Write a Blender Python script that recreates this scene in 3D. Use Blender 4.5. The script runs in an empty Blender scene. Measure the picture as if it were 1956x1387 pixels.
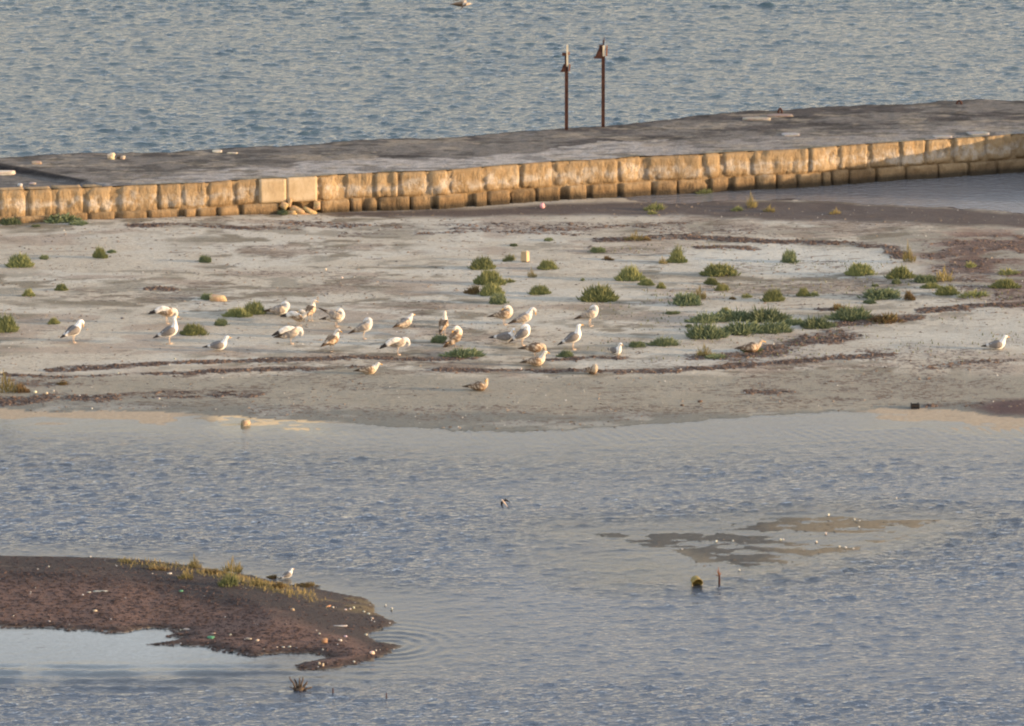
import bpy, math, random
import numpy as np
R = math.radians
random.seed(7)
sc = bpy.context.scene
COL = sc.collection

# ------------------------------------------------------------------ camera, sky, sun, exposure
H = 36.0            # height of the view point above the water
TH = R(12.0)        # looking down
F = 978 / math.tan(R(3.5))
cam = bpy.data.cameras.new('camera'); cam.sensor_fit = 'HORIZONTAL'; cam.angle = R(7.0)
cam.clip_start = 1.0; cam.clip_end = 12000
cob = bpy.data.objects.new('camera', cam); COL.objects.link(cob)
cob.location = (0, 0, H); cob.rotation_euler = (R(90) - TH, 0, 0)
sc.camera = cob

SUN_EL = R(6.8)
SUN_AZ = R(-9.0)     # direction towards the sun measured from +X, slightly to the camera's side
sun_dir = (math.cos(SUN_EL) * math.cos(SUN_AZ), math.cos(SUN_EL) * math.sin(SUN_AZ), math.sin(SUN_EL))
w = bpy.data.worlds.new('World'); sc.world = w; w.use_nodes = True
nt = w.node_tree; nt.nodes.clear()
sky = nt.nodes.new('ShaderNodeTexSky'); sky.sky_type = 'NISHITA'; sky.sun_disc = False
sky.sun_elevation = SUN_EL
sky.sun_rotation = R(90) - SUN_AZ      # Nishita rotation is clockwise from +Y
sky.air_density = 1.0; sky.dust_density = 2.0; sky.ozone_density = 1.0
bg = nt.nodes.new('ShaderNodeBackground'); bg.inputs[1].default_value = 0.15
wo = nt.nodes.new('ShaderNodeOutputWorld')
# thin high cloud over the whole sky
tcw = nt.nodes.new('ShaderNodeTexCoord'); mpw = nt.nodes.new('ShaderNodeMapping'); mpw.inputs['Scale'].default_value = (1, 1, 2.5)
nzw = nt.nodes.new('ShaderNodeTexNoise'); nzw.inputs['Scale'].default_value = 2.6; nzw.inputs['Detail'].default_value = 6
nt.links.new(tcw.outputs['Generated'], mpw.inputs[0]); nt.links.new(mpw.outputs[0], nzw.inputs['Vector'])
mrw = nt.nodes.new('ShaderNodeMapRange'); mrw.inputs[1].default_value = 0.35; mrw.inputs[2].default_value = 0.65
mrw.inputs[3].default_value = 0.35; mrw.inputs[4].default_value = 0.75; nt.links.new(nzw.outputs[0], mrw.inputs[0])
mrw.inputs[3].default_value = 0.55; mrw.inputs[4].default_value = 0.85
mxw = nt.nodes.new('ShaderNodeMix'); mxw.data_type = 'RGBA'
spw = nt.nodes.new('ShaderNodeSeparateXYZ'); nt.links.new(tcw.outputs['Generated'], spw.inputs[0])
crw = nt.nodes.new('ShaderNodeValToRGB'); cr_ = crw.color_ramp
SKYC = [(0.0, (4.9, 4.0, 3.1)), (0.09, (4.1, 3.35, 2.6)), (0.20, (3.5, 2.75, 2.1)), (0.25, (3.6, 3.65, 3.75)), (0.36, (2.9, 3.05, 3.4)), (0.60, (2.25, 2.5, 2.98)), (1.0, (1.9, 2.15, 2.8))]
while len(cr_.elements) < len(SKYC): cr_.elements.new(0.5)
for e_, (p_, c_) in zip(cr_.elements, SKYC): e_.position = p_
for e_, (p_, c_) in zip(cr_.elements, SKYC): e_.color = tuple(q / 5 for q in c_) + (1,)
scw = nt.nodes.new('ShaderNodeVectorMath'); scw.operation = 'SCALE'; scw.inputs['Scale'].default_value = 5.0
nt.links.new(spw.outputs[2], crw.inputs[0]); nt.links.new(crw.outputs[0], scw.inputs[0]); nt.links.new(scw.outputs[0], mxw.inputs[7])
nt.links.new(mrw.outputs[0], mxw.inputs[0]); nt.links.new(sky.outputs[0], mxw.inputs[6])
nt.links.new(mxw.outputs[2], bg.inputs[0]); nt.links.new(bg.outputs[0], wo.inputs[0])
sl = bpy.data.lights.new('sun', 'SUN'); sl.energy = 2.7; sl.angle = R(0.6); sl.color = (1.0, 0.70, 0.42)
so = bpy.data.objects.new('sun', sl); COL.objects.link(so)
import mathutils
so.rotation_euler = mathutils.Vector(sun_dir).to_track_quat('Z', 'Y').to_euler()
so.location = (60, 150, 40)
vs = sc.view_settings
vs.view_transform = 'Standard'; vs.look = 'None'; vs.gamma = 1; vs.use_curve_mapping = False
vs.exposure = 1.62
sc.render.engine = 'CYCLES'; sc.cycles.pixel_filter_type = 'BLACKMAN_HARRIS'; sc.cycles.filter_width = 2.1

# ------------------------------------------------------------------ from map to view and back
def proj(x, y, z):
    d = y * math.cos(TH) - (z - H) * math.sin(TH)
    return 978 + F * x / d, 693.5 - F * (y * math.sin(TH) + (z - H) * math.cos(TH)) / d

def ground(u, v, z=0.0):
    u = np.asarray(u, float); v = np.asarray(v, float)
    a = (u - 978) / F; b = (693.5 - v) / F
    dy = math.cos(TH) + b * math.sin(TH); dz = -math.sin(TH) + b * math.cos(TH)
    t = (z - H) / dz
    return a * t, dy * t

def P(lst, z=0.0):
    a = np.array(lst, float); x, y = ground(a[:, 0], a[:, 1], z)
    return np.stack([x, y], 1)

def sm(t):
    t = np.clip(t, 0, 1); return t * t * (3 - 2 * t)

def seg_dist(poly, X, Y, closed=True):
    best = np.full(X.shape, 1e9)
    n = len(poly)
    for i in range(n if closed else n - 1):
        a = poly[i]; b = poly[(i + 1) % n]
        dx, dy = b - a; L = dx * dx + dy * dy + 1e-12
        t = np.clip(((X - a[0]) * dx + (Y - a[1]) * dy) / L, 0, 1)
        best = np.minimum(best, (X - a[0] - t * dx) ** 2 + (Y - a[1] - t * dy) ** 2)
    return np.sqrt(best)

def inside(poly, X, Y):
    r = np.zeros(X.shape, bool); n = len(poly)
    for i in range(n):
        a = poly[i]; b = poly[(i + 1) % n]
        c = (a[1] > Y) != (b[1] > Y)
        with np.errstate(divide='ignore', invalid='ignore'):
            xx = (b[0] - a[0]) * (Y - a[1]) / (b[1] - a[1]) + a[0]
        r ^= c & (X < xx)
    return r

def sdist(poly, X, Y):
    d = seg_dist(poly, X, Y)
    return np.where(inside(poly, X, Y), d, -d)

def vnoise(X, Y, scale, seed):
    g = np.random.RandomState(seed).rand(256, 256)
    x = X / scale; y = Y / scale
    xi = np.floor(x).astype(int); yi = np.floor(y).astype(int)
    fx = x - xi; fy = y - yi; fx = fx * fx * (3 - 2 * fx); fy = fy * fy * (3 - 2 * fy)
    a = g[xi & 255, yi & 255]; b = g[(xi + 1) & 255, yi & 255]
    c = g[xi & 255, (yi + 1) & 255]; d = g[(xi + 1) & 255, (yi + 1) & 255]
    return (a * (1 - fx) + b * fx) * (1 - fy) + (c * (1 - fx) + d * fx) * fy

def fbm(X, Y, scale, seed, octv=4):
    s = 0; a = 1; t = 0
    for o in range(octv):
        s = s + a * vnoise(X + 13.7 * o, Y + 7.1 * o, scale / 2 ** o, seed + o); t += a; a *= 0.55
    return s / t

# ------------------------------------------------------------------ object helpers
def tag(o, label=None, cat=None, group=None, kind=None):
    if label: o['label'] = label
    if cat: o['category'] = cat
    if group: o['group'] = group
    if kind: o['kind'] = kind
    return o

def empty(name, loc, rz=0.0, scale=1.0):
    o = bpy.data.objects.new(name, None); COL.objects.link(o)
    o.empty_display_size = 0.1
    o.location = loc; o.rotation_euler = (0, 0, rz); o.scale = (scale,) * 3
    return o

def mesh(name, V, Fc, mats=None, smooth=True, colors=None, parent=None, midx=None):
    me = bpy.data.meshes.new(name)
    me.from_pydata([tuple(map(float, p)) for p in V], [], Fc)
    if mats:
        for m in (mats if isinstance(mats, (list, tuple)) else [mats]): me.materials.append(m)
    if midx: me.polygons.foreach_set('material_index', midx)
    if smooth: me.polygons.foreach_set('use_smooth', [True] * len(me.polygons))
    if colors is not None:
        at = me.color_attributes.new('col', 'FLOAT_COLOR', 'POINT')
        c = np.ones((len(V), 4)); c[:, :3] = np.array(colors)[:, :3]
        at.data.foreach_set('color', c.ravel())
    me.update()
    o = bpy.data.objects.new(name, me); COL.objects.link(o)
    if parent: o.parent = parent
    return o

def grid_obj(name, X, Y, Z, mat, colors=None, floats=None, parent=None, smooth=True):
    """X, Y, Z are (ny, nx) arrays"""
    ny, nx = X.shape
    V = np.stack([X, Y, Z], -1).reshape(-1, 3).astype(np.float32)
    idx = np.arange(ny * nx).reshape(ny, nx)
    q = np.stack([idx[:-1, :-1], idx[:-1, 1:], idx[1:, 1:], idx[1:, :-1]], -1).reshape(-1, 4).astype(np.int32)
    me = bpy.data.meshes.new(name)
    me.vertices.add(len(V)); me.vertices.foreach_set('co', V.ravel())
    me.loops.add(q.size); me.loops.foreach_set('vertex_index', q.ravel())
    me.polygons.add(len(q))
    me.polygons.foreach_set('loop_start', np.arange(0, q.size, 4, dtype=np.int32))
    me.polygons.foreach_set('loop_total', np.full(len(q), 4, dtype=np.int32))
    me.update(calc_edges=True)
    if smooth: me.polygons.foreach_set('use_smooth', np.ones(len(q), bool))
    if colors is not None:
        at = me.color_attributes.new('col', 'FLOAT_COLOR', 'POINT')
        c = np.ones((len(V), 4), np.float32); c[:, :3] = colors.reshape(-1, 3)
        at.data.foreach_set('color', c.ravel())
    for k, a in (floats or {}).items():
        at = me.attributes.new(k, 'FLOAT', 'POINT'); at.data.foreach_set('value', a.ravel().astype(np.float32))
    me.materials.append(mat)
    o = bpy.data.objects.new(name, me); COL.objects.link(o)
    if parent: o.parent = parent
    return o

# ------------------------------------------------------------------ materials
def new_mat(name):
    m = bpy.data.materials.new(name); m.use_nodes = True
    n = m.node_tree; n.nodes.clear()
    out = n.nodes.new('ShaderNodeOutputMaterial')
    return m, n, out

def noise_node(n, coord, scale, detail=4, rough=0.6, dist=0.0, stretch=None):
    if stretch:
        mp = n.nodes.new('ShaderNodeMapping'); mp.inputs['Scale'].default_value = stretch
        n.links.new(coord, mp.inputs[0]); coord = mp.outputs[0]
    t = n.nodes.new('ShaderNodeTexNoise'); t.inputs['Scale'].default_value = scale
    t.inputs['Detail'].default_value = detail; t.inputs['Roughness'].default_value = rough
    t.inputs['Distortion'].default_value = dist
    n.links.new(coord, t.inputs['Vector']); return t.outputs[0]

def rng(n, src, a, b, c, d):
    m = n.nodes.new('ShaderNodeMapRange'); m.inputs[1].default_value = a; m.inputs[2].default_value = b
    m.inputs[3].default_value = c; m.inputs[4].default_value = d
    n.links.new(src, m.inputs[0]); return m.outputs[0]

def mathn(n, op, a, b=None):
    m = n.nodes.new('ShaderNodeMath'); m.operation = op
    for i, s in enumerate((a, b)):
        if s is None: continue
        if isinstance(s, (int, float)): m.inputs[i].default_value = s
        else: n.links.new(s, m.inputs[i])
    return m.outputs[0]

def mixc(n, fac, a, b, mode='MIX'):
    m = n.nodes.new('ShaderNodeMix'); m.data_type = 'RGBA'; m.blend_type = mode
    for i, s in ((0, fac), (6, a), (7, b)):
        if isinstance(s, (int, float)): m.inputs[i].default_value = s
        elif isinstance(s, (tuple, list)): m.inputs[i].default_value = (*s[:3], 1)
        else: n.links.new(s, m.inputs[i])
    return m.outputs[2]

def bump(n, h, dist, strength=1.0, normal=None):
    b = n.nodes.new('ShaderNodeBump'); b.inputs['Distance'].default_value = dist
    b.inputs['Strength'].default_value = strength
    n.links.new(h, b.inputs['Height'])
    if normal: n.links.new(normal, b.inputs['Normal'])
    return b.outputs[0]

def bsdf(n, out, col, rough=0.9, normal=None, spec=0.3, metal=0.0):
    p = n.nodes.new('ShaderNodeBsdfPrincipled')
    if isinstance(col, (tuple, list)): p.inputs['Base Color'].default_value = (*col[:3], 1)
    else: n.links.new(col, p.inputs['Base Color'])
    if isinstance(rough, (int, float)): p.inputs['Roughness'].default_value = rough
    else: n.links.new(rough, p.inputs['Roughness'])
    p.inputs['Specular IOR Level'].default_value = spec
    p.inputs['Metallic'].default_value = metal
    if normal: n.links.new(normal, p.inputs['Normal'])
    if out: n.links.new(p.outputs[0], out.inputs[0])
    return p

def coords(n, kind='Object'):
    t = n.nodes.new('ShaderNodeTexCoord'); return t.outputs[kind]

def attr(n, name, fac=False):
    a = n.nodes.new('ShaderNodeAttribute'); a.attribute_name = name
    return a.outputs['Fac'] if fac else a.outputs['Color']

def mat_ground():
    m, n, out = new_mat('ground_sand')
    c = coords(n); col = attr(n, 'col'); wr = attr(n, 'wrack', True); sp = attr(n, 'speck', True)
    fine = noise_node(n, c, 9.0, 6, 0.7)
    mid = noise_node(n, c, 2.2, 5, 0.65)
    grain = noise_node(n, c, 45.0, 3, 0.7)
    v = mathn(n, 'ADD', rng(n, fine, 0.25, 0.75, 0.80, 1.20), rng(n, grain, 0.3, 0.7, -0.14, 0.14))
    base = mixc(n, 1.0, col, (1, 1, 1), 'MULTIPLY')
    vm = n.nodes.new('ShaderNodeVectorMath'); vm.operation = 'SCALE'
    n.links.new(base, vm.inputs[0]); n.links.new(v, vm.inputs['Scale'])
    # ragged dark seaweed: mask + noise
    ms = mathn(n, 'ADD', wr, rng(n, fine, 0.3, 0.7, -0.45, 0.45))
    ms = mathn(n, 'ADD', ms, rng(n, mid, 0.3, 0.7, -0.18, 0.18))
    fac = rng(n, ms, 0.42, 0.66, 0, 1)
    weed = mixc(n, rng(n, grain, 0.35, 0.65, 0, 1), (0.058, 0.041, 0.034), (0.14, 0.098, 0.074))
    c2 = mixc(n, mathn(n, 'MULTIPLY', fac, 0.88), vm.outputs[0], weed)
    # small dark specks and pale shell bits
    d = noise_node(n, c, 12.0, 3, 0.6, 0.4, (0.5, 1.0, 1.0))
    ds = mathn(n, 'ADD', d, mathn(n, 'MULTIPLY', sp, 0.14))
    c3 = mixc(n, rng(n, ds, 0.70, 0.76, 0, 0.75), c2, (0.085, 0.06, 0.045))
    ln = noise_node(n, c, 4.0, 5, 0.7, 0.5, (0.32, 1.5, 1.0))
    ls = mathn(n, 'ADD', ln, mathn(n, 'MULTIPLY', sp, 0.06))
    c3 = mixc(n, rng(n, ls, 0.635, 0.675, 0, 0.75), c3, (0.12, 0.088, 0.065))
    vo = n.nodes.new('ShaderNodeTexVoronoi'); vo.inputs['Scale'].default_value = 3.0; n.links.new(c, vo.inputs['Vector'])
    c4 = mixc(n, rng(n, vo.outputs['Distance'], 0.035, 0.06, 0.7, 0), c3, (0.6, 0.57, 0.5))
    hb = mathn(n, 'ADD', fine, mathn(n, 'MULTIPLY', grain, 0.4))
    nb = bump(n, hb, 0.05, 0.8)
    bsdf(n, out, c4, 0.92, nb, 0.2)
    return m

def mat_water():
    m, n, out = new_mat('water')
    c = coords(n); murk = attr(n, 'murk', True); chop = attr(n, 'chop', True); body = attr(n, 'col')
    s1 = noise_node(n, c, 9.0, 3, 0.65, 0.3, (0.65, 1.0, 1.0))
    s2 = noise_node(n, c, 22.0, 2, 0.6, 0.2, (0.8, 1.0, 1.0))
    h = mathn(n, 'ADD', mathn(n, 'MULTIPLY', s1, 0.040), mathn(n, 'MULTIPLY', s2, 0.0035))
    h = mathn(n, 'MULTIPLY', h, chop)
    nb = bump(n, h, 1.0, 1.0)
    df = n.nodes.new('ShaderNodeBsdfDiffuse'); n.links.new(body, df.inputs[0])
    tr = n.nodes.new('ShaderNodeBsdfTransparent'); tr.inputs[0].default_value = (0.93, 0.96, 0.95, 1)
    mx = n.nodes.new('ShaderNodeMixShader'); n.links.new(murk, mx.inputs[0])
    n.links.new(tr.outputs[0], mx.inputs[1]); n.links.new(df.outputs[0], mx.inputs[2])
    gl = n.nodes.new('ShaderNodeBsdfGlossy'); gl.inputs['Roughness'].default_value = 0.06
    n.links.new(nb, gl.inputs['Normal'])
    fr = n.nodes.new('ShaderNodeFresnel'); fr.inputs[0].default_value = 1.33; n.links.new(nb, fr.inputs[1])
    m2 = n.nodes.new('ShaderNodeMixShader'); n.links.new(fr.outputs[0], m2.inputs[0])
    n.links.new(mx.outputs[0], m2.inputs[1]); n.links.new(gl.outputs[0], m2.inputs[2])
    n.links.new(m2.outputs[0], out.inputs[0])
    return m

def mat_stone(name='limestone', clean=False):
    m, n, out = new_mat(name)
    g = n.nodes.new('ShaderNodeNewGeometry'); c = g.outputs['Position']
    a = noise_node(n, c, 2.2, 6, 0.65, 0.4)
    b = noise_node(n, c, 9.0, 5, 0.7, 0.2, (1.0, 1.0, 0.45))
    f = noise_node(n, c, 40.0, 4, 0.7)
    oi = n.nodes.new('ShaderNodeObjectInfo')
    if clean:
        col = mixc(n, rng(n, a, 0.35, 0.62, 0, 1), (0.42, 0.30, 0.165), (0.56, 0.44, 0.29)); col = mixc(n, rng(n, b, 0.52, 0.66, 0, .55), col, (0.33, 0.24, 0.14))
        nb = bump(n, f, 0.01, 0.6)
    else:
        sepz = n.nodes.new('ShaderNodeSeparateXYZ'); n.links.new(c, sepz.inputs[0]); z = sepz.outputs[2]
        ochre = mixc(n, rng(n, b, 0.3, 0.7, 0, 1), (0.32, 0.215, 0.112), (0.455, 0.335, 0.195))
        pale = mixc(n, rng(n, f, 0.3, 0.7, 0, 1), (0.45, 0.375, 0.29), (0.56, 0.49, 0.405))
        # salt-bleached lower half of the upper course, browner damp base
        zz = mathn(n, 'ADD', z, rng(n, a, 0.25, 0.75, -0.22, 0.22))
        up = mathn(n, 'MULTIPLY', rng(n, zz, 0.40, 0.50, 0, 1), rng(n, zz, 0.58, 0.72, 1, 0))
        up = mathn(n, 'MULTIPLY', up, rng(n, noise_node(n, c, 5.0, 4, 0.6), 0.38, 0.54, 0.0, 0.95))
        col = mixc(n, up, ochre, pale)
        damp = rng(n, zz, 0.12, 0.42, 1, 0)
        brown = mixc(n, rng(n, f, 0.3, 0.7, 0, 1), (0.13, 0.085, 0.048), (0.27, 0.175, 0.09))
        col = mixc(n, mathn(n, 'MULTIPLY', damp, 0.85), col, brown)
        alg = rng(n, mathn(n, 'ADD', z, mathn(n, 'MULTIPLY', f, 0.08)), 0.12, 0.22, 0.85, 0)
        col = mixc(n, alg, col, (0.05, 0.042, 0.03))
        # black crust streaks near the top edge
        cr = mathn(n, 'MULTIPLY', rng(n, z, 0.70, 0.88, 0, 1), rng(n, b, 0.5, 0.68, 0, 0.5))
        col = mixc(n, cr, col, (0.14, 0.10, 0.06))
        vv = mathn(n, 'ADD', rng(n, oi.outputs['Random'], 0, 1, 0.80, 1.08), 0)
        vm = n.nodes.new('ShaderNodeVectorMath'); vm.operation = 'SCALE'
        n.links.new(col, vm.inputs[0]); n.links.new(vv, vm.inputs['Scale']); col = vm.outputs[0]
        hb = mathn(n, 'ADD', mathn(n, 'MULTIPLY', b, 1.0), mathn(n, 'MULTIPLY', f, 0.35))
        nb = bump(n, hb, 0.09, 1.0)
    bsdf(n, out, col, 0.92, nb, 0.15)
    return m

def mat_deck():
    m, n, out = new_mat('crusted_concrete')
    c = coords(n); col = attr(n, 'col')
    b = noise_node(n, c, 5.0, 6, 0.72)
    f = noise_node(n, c, 26.0, 4, 0.7)
    v = mathn(n, 'ADD', rng(n, b, 0.25, 0.75, 0.50, 1.42), rng(n, f, 0.3, 0.7, -0.28, 0.28))
    vm = n.nodes.new('ShaderNodeVectorMath'); vm.operation = 'SCALE'
    n.links.new(col, vm.inputs[0]); n.links.new(v, vm.inputs['Scale'])
    nb = bump(n, mathn(n, 'ADD', b, mathn(n, 'MULTIPLY', f, 0.4)), 0.06, 0.9)
    bsdf(n, out, vm.outputs[0], 0.95, nb, 0.15)
    return m

def mat_vcol(name, rough=0.8, nscale=30.0, amp=0.25, spec=0.25, bmp=0.0):
    m, n, out = new_mat(name)
    c = coords(n); col = attr(n, 'col'); b = noise_node(n, c, nscale, 3, 0.6)
    vm = n.nodes.new('ShaderNodeVectorMath'); vm.operation = 'SCALE'
    n.links.new(col, vm.inputs[0]); n.links.new(rng(n, b, 0.3, 0.7, 1 - amp, 1 + amp), vm.inputs['Scale'])
    nb = bump(n, b, bmp, 0.8) if bmp else None
    bsdf(n, out, vm.outputs[0], rough, nb, spec)
    return m

def mat_simple(name, c1, c2=None, rough=0.8, nscale=20.0, spec=0.25, bmp=0.0, metal=0.0):
    m, n, out = new_mat(name)
    c = coords(n); b = noise_node(n, c, nscale, 4, 0.65)
    col = mixc(n, rng(n, b, 0.35, 0.65, 0, 1), c1, c2 or c1)
    nb = bump(n, b, bmp, 0.8) if bmp else None
    bsdf(n, out, col, rough, nb, spec, metal)
    return m

def mat_bush(name, lo, hi, tip):
    m, n, out = new_mat(name)
    g = n.nodes.new('ShaderNodeNewGeometry'); oi = n.nodes.new('ShaderNodeObjectInfo')
    b = noise_node(n, g.outputs['Position'], 7.0, 3, 0.6)
    col = mixc(n, rng(n, b, 0.35, 0.65, 0, 1), lo, hi)
    a = attr(n, 'tipness', True)
    col = mixc(n, mathn(n, 'MULTIPLY', a, rng(n, noise_node(n, g.outputs['Position'], 3.1, 2, 0.5), 0.35, 0.65, 0.15, 1.0)), col, tip)
    vm = n.nodes.new('ShaderNodeVectorMath'); vm.operation = 'SCALE'
    n.links.new(col, vm.inputs[0]); n.links.new(rng(n, oi.outputs['Random'], 0, 1, 0.75, 1.2), vm.inputs['Scale'])
    bsdf(n, out, vm.outputs[0], 0.7, None, 0.25)
    return m

M_ground = mat_ground(); M_water = mat_water(); M_stone = mat_stone(); M_clean = mat_stone('cut_limestone', True)
M_deck = mat_deck(); M_plum = mat_vcol('plumage', 0.85, 28.0, 0.18, 0.1)
M_vc = mat_vcol('weathered', 0.85, 25.0, 0.25, 0.2, 0.01)
M_bill = mat_simple('bill_yellow', (0.75, 0.42, 0.08), (0.70, 0.36, 0.06), 0.5)
M_leg = mat_simple('leg_skin', (0.56, 0.43, 0.32), (0.50, 0.38, 0.28), 0.6)
M_rust = mat_simple('rusty_iron', (0.030, 0.014, 0.011), (0.085, 0.036, 0.024), 0.9, 14.0, 0.2, 0.01)
M_rust2 = mat_simple('orange_rust', (0.32, 0.13, 0.05), (0.22, 0.08, 0.035), 0.9, 14.0, 0.2, 0.01)
M_cream = mat_simple('flaking_cream_paint', (0.75, 0.66, 0.48), (0.62, 0.5, 0.33), 0.7, 10.0)
M_drift = mat_simple('wet_driftwood', (0.045, 0.030, 0.022), (0.12, 0.085, 0.055), 0.8)
M_bush = mat_bush('glasswort_green', (0.105, 0.130, 0.052), (0.180, 0.195, 0.075), (0.31, 0.29, 0.11))
M_bushd = mat_bush('seablite_green', (0.080, 0.115, 0.062), (0.135, 0.165, 0.085), (0.22, 0.24, 0.12))
M_bushb = mat_bush('withered_stems', (0.10, 0.055, 0.03), (0.17, 0.12, 0.05), (0.24, 0.19, 0.08))
M_straw = mat_bush('straw_stems', (0.16, 0.14, 0.05), (0.24, 0.19, 0.07), (0.36, 0.28, 0.12))

# ------------------------------------------------------------------ the lie of the land
WT = [(-420, 384), (-300, 378), (-150, 370), (0, 363), (100, 362), (225, 356), (386, 348), (437, 345), (494, 342), (606, 338), (660, 332),
      (758, 327), (851, 328), (920, 318), (992, 313), (1053, 311), (1168, 302), (1227, 299), (1335, 295), (1376, 292),
      (1431, 290), (1545, 284), (1602, 279), (1658, 275), (1720, 271), (1767, 268), (1820, 265), (1881, 261), (1932, 257), (1975, 254), (2040, 250)]
ZT = 0.90
wt = np.array(WT, float)
k3 = np.array([0.25, 0.5, 0.25]); vv = wt[:, 1].copy(); vv[1:-1] = np.convolve(vv, k3, 'valid'); wt[:, 1] = vv
WALL = np.stack(ground(wt[:, 0], wt[:, 1], ZT), 1)            # the top front edge of the mole, in metres
def wall_at(u):
    return np.array([np.interp(u, wt[:, 0], WALL[:, 0]), np.interp(u, wt[:, 0], WALL[:, 1])])

shore_low = [(-600, 768), (-300, 776), (0, 783), (100, 790), (230, 790), (380, 795), (480, 802), (620, 808), (750, 817), (900, 824),
             (1000, 825), (1150, 818), (1300, 808), (1450, 797), (1600, 788), (1700, 784), (1780, 784), (1850, 790), (1890, 798), (1956, 801), (2150, 806), (2600, 800)]
pond_low = [(2600, 470), (2400, 450), (2150, 424), (1956, 408), (1880, 400), (1800, 395), (1700, 391), (1600, 385), (1520, 381), (1450, 380), (1380, 382), (1320, 387), (1285, 388)]
ISL = np.concatenate([P(shore_low), P(pond_low), np.array([wall_at(1150) + (0, .25), wall_at(900) + (0, .25), wall_at(600) + (0, .25), wall_at(300) + (0, .25),
                      wall_at(0) + (0, .25), wall_at(-400) + (0, .25)])])
spit_far = [(-700, 1075), (-300, 1072), (0, 1071), (100, 1071), (200, 1072), (300, 1077), (400, 1085), (500, 1104), (560, 1117), (640, 1130), (700, 1143)]
spit_tip = [(712, 1158), (716, 1172), (735, 1180), (762, 1190), (735, 1200), (708, 1212), (722, 1226), (768, 1233), (740, 1250), (690, 1266), (640, 1276), (575, 1279),
            (560, 1272), (600, 1262), (638, 1256), (600, 1247), (540, 1249), (480, 1254), (440, 1246), (400, 1236), (330, 1232), (285, 1231),
            (340, 1222), (352, 1216), (315, 1216), (350, 1206), (300, 1200), (262, 1204), (240, 1211), (180, 1206), (100, 1200), (0, 1197), (-300, 1190), (-700, 1180)]
SPIT = P(spit_far + spit_tip); SPF = P(spit_far); SPN = P(spit_tip)
GOLD_REFL = P([(372, 799), (420, 797), (480, 804), (560, 807), (650, 812), (690, 818), (640, 823), (520, 819), (440, 813), (400, 807)])
SHOAL = P([(1110, 1014), (1260, 1008), (1380, 1003), (1480, 988), (1560, 984), (1660, 990), (1800, 992), (1750, 1014), (1650, 1044), (1540, 1068), (1440, 1085), (1340, 1080), (1280, 1060), (1220, 1040), (1170, 1024)])
FAINT = P([(1100, 1060), (1300, 1055), (1380, 1085), (1360, 1108), (1180, 1108)])
POND_R = P([(1600, 395), (1690, 402), (1760, 402), (1850, 409), (1760, 413), (1700, 409), (1630, 404)])

def wob(X, Y, amp, scale, seed):
    return (fbm(X, Y, scale, seed, 4) - 0.5) * 2 * amp

def relief(X, Y):
    dI = sdist(ISL, X, Y) + wob(X, Y, 0.16, 0.5, 11) * 1.4
    U, Vv = proj(X, Y, 0 * X)
    hi = 0.020 * sm(dI / 0.5) + 0.075 * sm(dI / 5.0) + wob(X, Y, 0.012, 1.3, 21) * sm(dI / 0.8) + wob(X, Y, 0.006, 0.28, 31) * sm(dI / 0.3)
    left = sm((860 - U) / 700) * sm((520 - Vv) / 110)
    hi = hi + 0.17 * left
    hi = hi + 0.05 * sm((U - 1500) / 300) * sm((640 - Vv) / 80) * sm(dI / 2)
    bed = -0.012 + np.minimum(dI, 0) * 0.035
    tzone = np.where((Vv > 640) & (Vv < 900), np.clip(sm((430 - U) / 120) + sm((U - 1600) / 90), 0, 1), 0)
    flat = 0.005 - 0.0075 * np.maximum(-dI, 0) + wob(X * 0.3, Y, 0.006, 0.35, 23)
    bed = np.where((tzone > 0) & (dI > -1.7), np.maximum(bed, flat * tzone + bed * (1 - tzone)), bed)
    lag = np.where(dI > 0, hi, bed)
    lag = np.maximum(lag, -0.35)
    # the low spit in front
    dS = sdist(SPIT, X, Y) + wob(X, Y, 0.10, 0.35, 41)
    dF = seg_dist(SPF, X, Y, False); dN = seg_dist(SPN, X, Y, False)
    zc = np.interp(U, [-400, 0, 300, 500, 600, 700], [0.36, 0.33, 0.30, 0.20, 0.13, 0.04])
    hs = np.minimum(zc * sm(dF / 1.15), 0.015 + 0.105 * np.maximum(dN, 0)) + wob(X, Y, 0.014, 0.5, 51) + 0.006
    hs = hs * sm(dS / 0.18) + 0.008
    zs = np.where(dS > 0, np.maximum(hs, 0.006), -0.02 + np.minimum(dS, 0) * 0.11)
    z = np.where(dS > -3.0, np.maximum(lag, zs), lag)
    # the drowned mud bank
    dB = sdist(SHOAL, X, Y) + wob(X, Y, 0.35, 0.8, 61)
    zb = np.where(dB > 0, -0.0015 + wob(X * 0.30, Y, 0.015, 0.60, 71) + wob(X * 0.40, Y, 0.022, 0.16, 72), -0.010 + np.minimum(dB, 0) * 0.10)
    zb = np.where(dB > -3, zb, -1)
    z = np.maximum(z, zb)
    dFa = sdist(FAINT, X, Y) + wob(X, Y, 0.3, 0.7, 66)
    z = np.maximum(z, np.where(dFa > -1.5, -0.045 + 0.035 * sm((dFa + 0.5) / 1.5) - 0.1 * np.maximum(-dFa, 0), -1))
    dG = sdist(GOLD_REFL, X, Y)
    z = np.where(dI < 0.3, np.maximum(z, -0.001 + wob(X * .4, Y, .009, .22, 89) - 0.05 * np.maximum(-dG + wob(X, Y, .2, .3, 88), 0)), z)  # bar just awash, shaped to carry the painted golden reflection
    # open sea bed behind the mole
    yw = np.interp(X, WALL[:, 0], WALL[:, 1])
    z = np.where(Y > yw + 1.2, -1.6, z)
    z = np.where((Y < 120) | (Y > 260) | (np.abs(X) > 60), -1.6, z)
    return z, dI, dS, dB, dFa

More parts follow.
